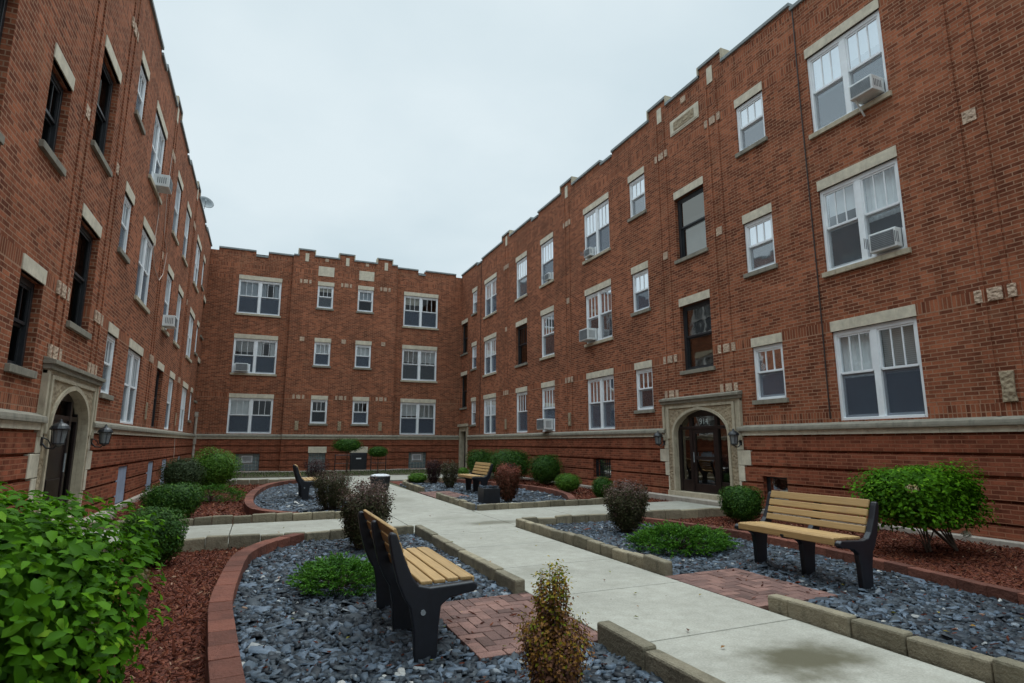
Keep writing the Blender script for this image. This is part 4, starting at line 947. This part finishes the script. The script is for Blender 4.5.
# ------------------------------------------------------------------ low planters, railings
def planter(x, y, w_, h_, label, rnd):
    rt = empty('low_planter', (x, y, 0)); tag(rt, label, 'planter')
    m = MB()
    if rnd: m.lathe([(w_*.42, 0), (w_*.5, h_-.03), (w_*.5, h_), (w_*.44, h_), (w_*.42, h_-.05)], n=20)
    else: m.box(-w_/2, w_/2, -w_/2, w_/2, -.02, h_)
    m.build('box', 'black', rt, bevel=.01)
    m = MB(); 
    if rnd: m.lathe([(w_*.47, h_-.04), (w_*.47, h_+.03), (w_*.30, h_+.06)], n=20); m.build('lid', 'plate', rt, bevel=.01)
    else:
        for i in range(60):
            a = random.uniform(-w_/2+.03, w_/2-.03); b = random.uniform(-w_/2+.03, w_/2-.03); s = random.uniform(.015, .035); m.box(a-s, a+s, b-s*.8, b+s*.8, h_-.01, h_+random.uniform(.02, .05))
        m.build('stones', 'slate', rt)
planter(3.45, 18.3, .62, .42, 'round black bin with a pale lid standing on the far path', True)
planter(5.17, 13.48, .42, .36, 'square black planter filled with grey stones before the red barberry', False)
def railing(x0, x1, y, label):
    rt = empty('metal_railing', (x0, y, 0)); tag(rt, label, 'railing', 'railings by the back basement hatch'); W_ = x1-x0
    m = MB()
    for x in (0, W_): m.tube([(x, 0, 0), (x, 0, .86)], .022, 6)
    m.build('posts', 'black', rt); m = MB(); m.tube([(0, 0, .82), (W_, 0, .82)], .018, 6); m.tube([(0, 0, .42), (W_, 0, .42)], .012, 6)
    m.build('rails', 'black', rt)
railing(3.45, 4.2, 30.2, 'black metal railing left of the black basement hatch'); railing(5.2, 5.95, 30.2, 'black metal railing right of the black basement hatch')

# ------------------------------------------------------------------ shrubs
GROUPS = {'boxwood_shrub': 'small clipped boxwoods in the beds', 'hedge_shrub': 'hedge shrubs along the right wing', 'barberry_shrub': 'barberries in the gravel beds', 'purple_shrub': 'dark purple shrubs in the far beds', 'hydrangea_bush': 'hydrangeas in the near beds', 'topiary_tree': 'topiaries before the back wing', 'low_plant': 'low leafy plants in the far right bed'}
def leaf_geo(P, Nn, size, asp, rngs=None, fold=.18, jit=.42):
    """P points, Nn normals -> folded leaf: 6 verts, 2 quads... (4-vert rhombus when fold=0)"""
    n = len(P); Nn = Nn/np.linalg.norm(Nn, axis=1, keepdims=True)
    r = rng.normal(size=(n, 3)); t = np.cross(Nn, r); t /= np.linalg.norm(t, axis=1, keepdims=True)+1e-9; b = np.cross(Nn, t)
    s = (size*rng.uniform(1-jit, 1+jit, n))[:, None]
    return t, b, s, Nn
def leaves(name, P, Nn, size, asp, mat, parent, tint, fold=.15, detailed=False, dirs=None):
    n = len(P); t, b, s, Nn = leaf_geo(P, Nn, size, asp)
    if dirs is not None:
        t = dirs/(np.linalg.norm(dirs, axis=1, keepdims=True)+1e-9); b = np.cross(Nn, t); b /= np.linalg.norm(b, axis=1, keepdims=True)+1e-9; Nn = np.cross(t, b)
    if detailed:
        c0 = P-t*s*.5; c1 = P+t*s*.05+Nn*s*.05; c2 = P+t*s*.62-Nn*s*.10
        l1 = P-t*s*.22+b*s*asp*.5+Nn*s*fold; l2 = P+t*s*.22+b*s*asp*.42+Nn*s*fold; r1 = P-t*s*.22-b*s*asp*.5+Nn*s*fold; r2 = P+t*s*.22-b*s*asp*.42+Nn*s*fold
        V = np.stack([c0, c1, c2, l1, l2, r1, r2], 1).reshape(-1, 3); B_ = (np.arange(n)*7)[:, None]
        F = np.concatenate([B_+np.array([0, 1, 4, 3]), B_+np.array([1, 2, 2, 4])[[0, 1, 3, 3]], B_+np.array([0, 5, 6, 1]), B_+np.array([1, 6, 2, 2])], 0) if False else None
        tri = [np.array(q) for q in ((0, 1, 3), (1, 4, 3), (1, 2, 4), (0, 5, 1), (5, 6, 1), (1, 6, 2))]
        F = np.concatenate([B_+q for q in tri], 0); tt = np.repeat(tint, 7)
    else:
        c0 = P-t*s*.5; c2 = P+t*s*.5; l = P+b*s*asp*.5+Nn*s*fold; r_ = P-b*s*asp*.5+Nn*s*fold
        V = np.stack([c0, l, c2, r_], 1).reshape(-1, 3); B_ = (np.arange(n)*4)[:, None]; F = np.concatenate([B_+np.array([0, 1, 2]), B_+np.array([0, 2, 3])], 0); tt = np.repeat(tint, 4)
    return raw_mesh(name, V, F, mat, parent, tt)
def stems_mesh(parent, ends, base_r=.05, r0=.010, name='stem', z0=0., mid=.35):
    m = MB()
    for e in ends:
        a = random.uniform(0, 6.28); bx, by = base_r*math.cos(a)*random.random(), base_r*math.sin(a)*random.random(); e = Vector(e); q = Vector((bx+(e.x-bx)*mid*.8, by+(e.y-by)*mid*.8, z0+(e.z-z0)*mid*1.25))
        m.tube([(bx, by, z0-.02), tuple(q), tuple(e)], [r0, r0*.7, r0*.25], 5, False)
    return m.build(name, 'bark', parent, recalc=False)
def blob(name, x, y, w_, h_, mat, label, cat='shrub', z0=0., core=.0, n=2600, leaf=.03, asp=.55, bumps=14, bump_a=.10, sq=2.4, d_=None, upn=.5, detailed=False, ztop=None, group=None, flat=0., ang=0, inner=.55, stem=14, blooms=None, shell=.30, rz=0., stray=.02):
    """clipped or mounded shrub: super-ellipsoid from z0 to h_, leaves in its outer shell, gaps between clumps"""
    rt = empty(name, (x, y, 0)); tag(rt, label, cat, group or GROUPS.get(name)); d_ = d_ or w_
    u = rng.normal(size=(n, 3)); u /= np.linalg.norm(u, axis=1, keepdims=True)
    # superellipsoid radius
    rr = (np.abs(u)**sq).sum(1)**(-1/sq)
    B_ = rng.normal(size=(bumps, 3)); B_ /= np.linalg.norm(B_, axis=1, keepdims=True); amp = rng.uniform(-.6, 1, bumps)*bump_a
    bf = (np.exp(-((1-u@B_.T)/.06))*amp).sum(1)
    dep = 1-shell*rng.power(1.0, n)**1.6*(rng.random(n) < .85)-.5*rng.random(n)*(rng.random(n) < .12)
    fuzz = 1+rng.normal(0, stray, n)
    R_ = rr*(1+bf)*dep*fuzz
    hz = (h_-z0)/2; P = u*R_[:, None]*np.array([w_/2, d_/2, hz])+np.array([0, 0, z0+hz])
    if z0 == 0: P[:, 2] = np.where(P[:, 2] < hz, hz-(hz-P[:, 2])*1.0, P[:, 2])
    if z0 == 0: P[:, :2] *= (.74+.26*np.clip(P[:, 2]/(.55*h_), 0, 1)**.7)[:, None]
    P = P[P[:, 2] > .01]; u = u[:len(P)] if len(u) == len(P) else None
    k = len(P); Nn = (P-np.array([0, 0, z0+hz]))/np.array([w_/2, d_/2, hz]); Nn = Nn+np.array([0, 0, upn])+rng.normal(0, .45, (k, 3))
    clump = np.sin(P[:, 0]*23+2)*np.sin(P[:, 1]*19+1)*np.sin(P[:, 2]*21)
    tint = np.clip(.45+.22*clump+rng.normal(0, .20, k), 0, 1)
    leaves('foliage', P, Nn, leaf, asp, mat, rt, tint, detailed=detailed, fold=.12)
    if True:      # dense heart of the shrub: a mass of larger overlapping leaves
        v = rng.normal(size=(n//3, 3)); v /= np.linalg.norm(v, axis=1, keepdims=True); q_ = v*((np.abs(v)**sq).sum(1)**(-1/sq))[:, None]*rng.uniform(.62, .84, (n//3, 1))*np.array([w_/2, d_/2, hz])+np.array([0, 0, z0+hz])
        leaves('inner_foliage', q_, v+rng.normal(0, .25, v.shape), leaf*2.2, .8, mat, rt, np.clip(.4+rng.normal(0, .15, n//3), 0, 1))
    ends = [tuple(P[i]*np.array([.8, .8, .9])) for i in rng.integers(0, k, stem)]
    stems_mesh(rt, ends, .08, .012 if w_ > .8 else .008)
    if blooms:
        for (px, py, pz, pr, pm) in blooms:
            q = rng.normal(size=(110, 3)); q /= np.linalg.norm(q, axis=1, keepdims=True); Q = q*pr*rng.uniform(.6, 1, (110, 1))*np.array([1, 1, .8])+np.array([px-x, py-y, pz])
            leaves('bloom', Q, q+rng.normal(0, .4, q.shape), .024, .8, pm, rt, rng.random(110))
    return rt
def vase(name, x, y, w_, h_, mat, label, n_st=70, per=60, leaf=.026, asp=.65, base=.12, cat='shrub', flat=.9, spread=1., group=None, top_t=.35, rag=.10, d_=None):
    """upright shrub of many stems fanning from the base, leaves all along them"""
    rt = empty(name, (x, y, 0)); tag(rt, label, cat, group or GROUPS.get(name))
    a = rng.uniform(0, 2*np.pi, n_st); r = np.sqrt(rng.uniform(0, 1, n_st)); sx = w_/2; sy = (d_ or w_)/2
    top = h_*(1-.12*r**2)*rng.uniform(1-rag*1.6, 1+rag*.3, n_st)
    E_ = np.stack([np.cos(a)*r*sx, np.sin(a)*r*sy, top], 1); Bs = E_*np.array([base/.5, base/.5, 0])*.6
    T_ = rng.uniform(.06, 1, (n_st, per)); T_ = T_**.75
    bow = T_**.55
    C = Bs[:, None]+(E_-Bs)[:, None]*np.stack([bow, bow, T_], 2)
    C = C+rng.normal(0, .018+.012*w_, C.shape); P = C.reshape(-1, 3); P = P[P[:, 2] > .02]
    k = len(P); o_ = P*np.array([1, 1, .25]); Nn = o_/(np.linalg.norm(o_, axis=1, keepdims=True)+1e-6)+rng.normal(0, .6, (k, 3))+np.array([0, 0, .5])
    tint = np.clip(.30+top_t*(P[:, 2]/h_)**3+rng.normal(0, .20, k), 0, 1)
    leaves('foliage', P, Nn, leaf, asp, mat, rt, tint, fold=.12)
    m = MB()
    for i in range(0, n_st, 2):
        m.tube([tuple(Bs[i]), tuple(Bs[i]+(E_[i]-Bs[i])*np.array([.68, .68, .5])), tuple(E_[i])], [.006, .004, .0015], 4, False)
    m.build('stem', 'bark', rt, recalc=False)
    return rt
def juniper(name, x, y, w_, d_, h_, label, n_sp=230, per=46):
    rt = empty(name, (x, y, 0)); tag(rt, label, 'juniper', 'low juniper mounds')
    a = rng.uniform(0, 2*np.pi, n_sp); r = np.sqrt(rng.uniform(.02, 1, n_sp))
    ln = rng.uniform(.10, .26, n_sp)
    sx = np.cos(a)*r*w_/2*.82; sy = np.sin(a)*r*d_/2*.82; sz = h_*(1-r**2.2)*.78+.03
    dirs = np.stack([np.cos(a+rng.normal(0, .5, n_sp)), np.sin(a+rng.normal(0, .5, n_sp)), rng.uniform(.05, .75, n_sp)], 1); dirs /= np.linalg.norm(dirs, axis=1, keepdims=True)
    T_ = rng.uniform(-.3, 1, (n_sp, per)); C = np.stack([sx, sy, sz], 1)[:, None]+dirs[:, None]*(T_*ln[:, None])[..., None]; C[..., 2] -= .25*(T_*ln[:, None])**2*3
    C = C+rng.normal(0, 1, C.shape)*(.016*(1.1-T_))[..., None]; D_ = np.repeat(dirs[:, None], per, 1)+rng.normal(0, .45, C.shape)
    P = C.reshape(-1, 3); D_ = D_.reshape(-1, 3); k_ = P[:, 2] > .0; P = P[k_]; D_ = D_[k_]; k = len(P)
    tint = np.clip(.25+.45*T_.reshape(-1)[k_]+rng.normal(0, .15, k), 0, 1)
    leaves('foliage', P, np.tile([0, 0, 1.], (k, 1))+rng.normal(0, .5, (k, 3)), (.038), .28, 'juniper', rt, tint, dirs=D_, fold=.02)
    # lower layer
    stems_mesh(rt, [(sx[i], sy[i], sz[i]) for i in range(0, n_sp, 5)], .05, .009)
    return rt

blob('hydrangea_bush', -1.55, 3.75, 1.95, 1.13, 'hydr', 'large bright green hydrangea bush filling the bottom left corner', n=17000, leaf=.054, asp=.62, bumps=40, bump_a=.13, sq=3.0, d_=1.9, upn=1.1, detailed=True, stem=40, shell=.34, stray=.05,
     blooms=[(-.72, 3.95, .80, .055, 'bloomw'), (-.72, 3.62, .55, .075, 'bloom'), (-.60, 4.1, .66, .07, 'bloom'), (-.95, 3.0, .72, .03, 'bloomw'), (-1.25, 2.85, .86, .05, 'bloom')])
vase('conifer_shrub', 1.66, 3.24, .42, .43, 'conifer', 'rusty brown small conifer in front at the bottom centre', n_st=90, per=80, leaf=.022, base=.16, cat='conifer', rag=.25, top_t=.3)
o = vase('tmp', 0, 0, .19, .74, 'conifer', 'x', n_st=44, per=95, leaf=.022, base=.20, rag=.10, top_t=.6)
cn = [q for q in bpy.data.objects if q.name == 'conifer_shrub'][0]
for ch in list(o.children): ch.parent = cn; ch.location = (-.02, .0, 0)
bpy.data.objects.remove(o)
blob('boxwood_shrub', -1.12, 8.45, .68, .62, 'box', 'dark boxwood behind the big hydrangea at the near edge of the left cross path', n=8000, leaf=.032, bumps=34, bump_a=.16, sq=3.1, stray=.035)
blob('boxwood_shrub', -1.48, 13.32, 1.0, .64, 'box', 'dark rounded boxwood beyond the left cross path', n=8000, leaf=.036, bumps=34, bump_a=.18, sq=3.1, stray=.035)
juniper('juniper_shrub', -1.05, 16.6, 1.8, 1.9, .42, 'spreading green juniper in the far left mulch bed', 260, 40)
blob('rounded_shrub', -2.05, 19.8, 1.05, .98, 'olive', 'greyish olive round shrub against the left wing', n=6500, leaf=.042, bumps=26, bump_a=.2, stray=.05)
blob('bright_shrub', -1.30, 21.2, 1.35, 1.16, 'boxbright', 'bright yellow-green round shrub beside the olive one', n=7500, leaf=.050, bumps=26, bump_a=.24, stray=.06)
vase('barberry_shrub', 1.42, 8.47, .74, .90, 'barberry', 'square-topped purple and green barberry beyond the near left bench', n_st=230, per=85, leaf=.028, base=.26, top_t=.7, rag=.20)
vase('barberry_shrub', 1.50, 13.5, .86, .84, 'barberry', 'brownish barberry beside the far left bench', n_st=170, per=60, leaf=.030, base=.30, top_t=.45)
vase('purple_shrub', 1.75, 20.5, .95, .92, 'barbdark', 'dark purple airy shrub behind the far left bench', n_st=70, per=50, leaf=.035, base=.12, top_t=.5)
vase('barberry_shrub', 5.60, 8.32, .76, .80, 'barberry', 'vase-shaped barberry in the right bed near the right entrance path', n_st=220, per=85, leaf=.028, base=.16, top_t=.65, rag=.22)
juniper('juniper_shrub', .86, 6.35, .95, 1.3, .23, 'low green juniper behind the near left bench', 260, 48)
juniper('juniper_shrub', 5.42, 6.75, 1.65, 1.4, .29, 'low green juniper left of the near right bench', 420, 52)
blob('boxwood_shrub', 8.50, 8.75, .72, .62, 'box', 'clipped boxwood below the right entrance steps', n=8000, leaf=.030, bumps=20, bump_a=.09, sq=3.6, stray=.03)
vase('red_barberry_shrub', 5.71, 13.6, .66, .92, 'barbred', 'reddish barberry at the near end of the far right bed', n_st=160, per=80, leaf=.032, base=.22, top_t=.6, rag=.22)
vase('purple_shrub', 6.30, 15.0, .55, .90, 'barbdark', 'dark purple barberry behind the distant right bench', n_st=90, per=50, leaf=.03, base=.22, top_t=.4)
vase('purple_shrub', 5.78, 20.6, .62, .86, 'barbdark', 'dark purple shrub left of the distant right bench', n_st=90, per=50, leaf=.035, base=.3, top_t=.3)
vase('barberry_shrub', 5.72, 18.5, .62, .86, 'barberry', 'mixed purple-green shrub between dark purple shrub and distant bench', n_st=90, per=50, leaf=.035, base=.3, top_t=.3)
blob('low_plant', 5.35, 21.2, .70, .34, 'boxbright', 'small leafy plant at the far end of the right bed', n=900, leaf=.06, bump_a=.2, cat='plant')
blob('low_plant', 7.55, 22.6, .45, .46, 'boxbright', 'yellow-green plant just behind the distant right bench', n=900, leaf=.05, bump_a=.2, cat='plant')
blob('hedge_shrub', 9.15, 25.0, 1.20, 1.12, 'box', 'dark green hedge shrub farthest along the right wing', n=6000, leaf=.045, bumps=24, bump_a=.13, sq=3)
blob('hedge_shrub', 9.0, 21.3, 1.75, 1.20, 'box', 'broad round hedge shrub by the right wing', n=9000, leaf=.042, bumps=24, bump_a=.15, sq=2.8)
blob('hedge_shrub', 9.40, 18.9, 1.10, 1.0, 'box', 'dark clipped shrub under the right wing beside the broad hedge', n=7000, leaf=.038, bumps=24, bump_a=.13, sq=3)
blob('boxwood_shrub', 8.47, 15.56, .76, .54, 'boxbright', 'small round green boxwood in the far right mulch', n=5000, leaf=.028, bumps=10, bump_a=.05)
blob('boxwood_shrub', 8.20, 13.2, .55, .58, 'box', 'small boxwood partly hidden behind the vase-shaped barberry', n=4000, leaf=.028, bumps=10, bump_a=.05)
# hydrangea with a flat crown on bare stems by the right wall
ht = blob('hydrangea_bush', 8.46, 5.35, 1.62, 1.10, 'hydr', 'flat-topped hydrangea on bare stems beside the right wall', z0=.36, n=9500, leaf=.046, asp=.6, bumps=34, bump_a=.26, sq=4.4, d_=1.15, upn=1.3, detailed=True, stem=7, shell=.6, stray=.06,
     blooms=[(7.72, 5.0, .86, .075, 'bloom'), (8.9, 5.1, .22, .06, 'bloomw')])
m = MB()
for (ex, ey, ez) in ((-.5, 0, .6), (-.3, .2, .62), (-.1, -.1, .6), (.15, .15, .62), (.3, -.1, .6), (.5, .1, .66)):
    m.tube([(.42, -.12, -.02), (.34+ex*.3, ey*.4, .25), (ex, ey, ez)], [.016, .012, .008], 6, False)
m.build('trunk', 'bark', ht, recalc=False)
def topiary(x, y, w_, z0, z1, label):
    o = blob('topiary_tree', x, y, w_, z1, 'box', label, 'topiary', z0=z0, n=3800, leaf=.045, bumps=16, bump_a=.15, d_=w_*.8, shell=.6, stray=.06, stem=4)
    m = MB(); m.tube([(0, 0, 0), (.02, 0, z0*.6), (0, 0, z0+.25)], [.025, .02, .015], 7); m.build('trunk', 'bark', o)
topiary(3.66, 27.6, 1.35, 1.02, 1.62, 'wider topiary on a thin stem left of the black basement hatch')
topiary(5.08, 27.75, .88, .78, 1.25, 'smaller round topiary on a thin stem right of the black basement hatch')
# thin grass tufts on the back verge
P = scatter([(-2.8, 26.8), (10.1, 26.8), (10.1, 31), (-2.8, 31)], .13); k = len(P)
P3 = np.concatenate([P, np.full((k, 1), .04)], 1); o = leaves('grass', P3, rng.normal(size=(k, 3))*np.array([1, 1, .1]), .07, .2, 'box', None, rng.random(k), dirs=np.tile([0, 0, 1.], (k, 1))+rng.normal(0, .3, (k, 3)))
tag(o, 'short grass on the verge under the back wing', 'grass', kind='stuff')

P = np.concatenate([rng.uniform((2.5, 1.5), (4.15, 23), (70, 2)), rng.uniform((-2.6, 9.7), (2.4, 11.8), (26, 2)), rng.uniform((.3, 2.5), (2.3, 9.2), (40, 2)), rng.uniform((4.4, 2.0), (6.3, 9.4), (40, 2))]); k = len(P)
P3 = np.concatenate([P, np.full((k, 1), .016)], 1)
o = leaves('fallen_leaves', P3, np.tile([0, 0, 1.], (k, 1))+rng.normal(0, .15, (k, 3)), .034, .6, 'conifer', None, rng.random(k)); tag(o, 'small fallen leaves strewn over the paths and gravel', 'leaves', kind='stuff')
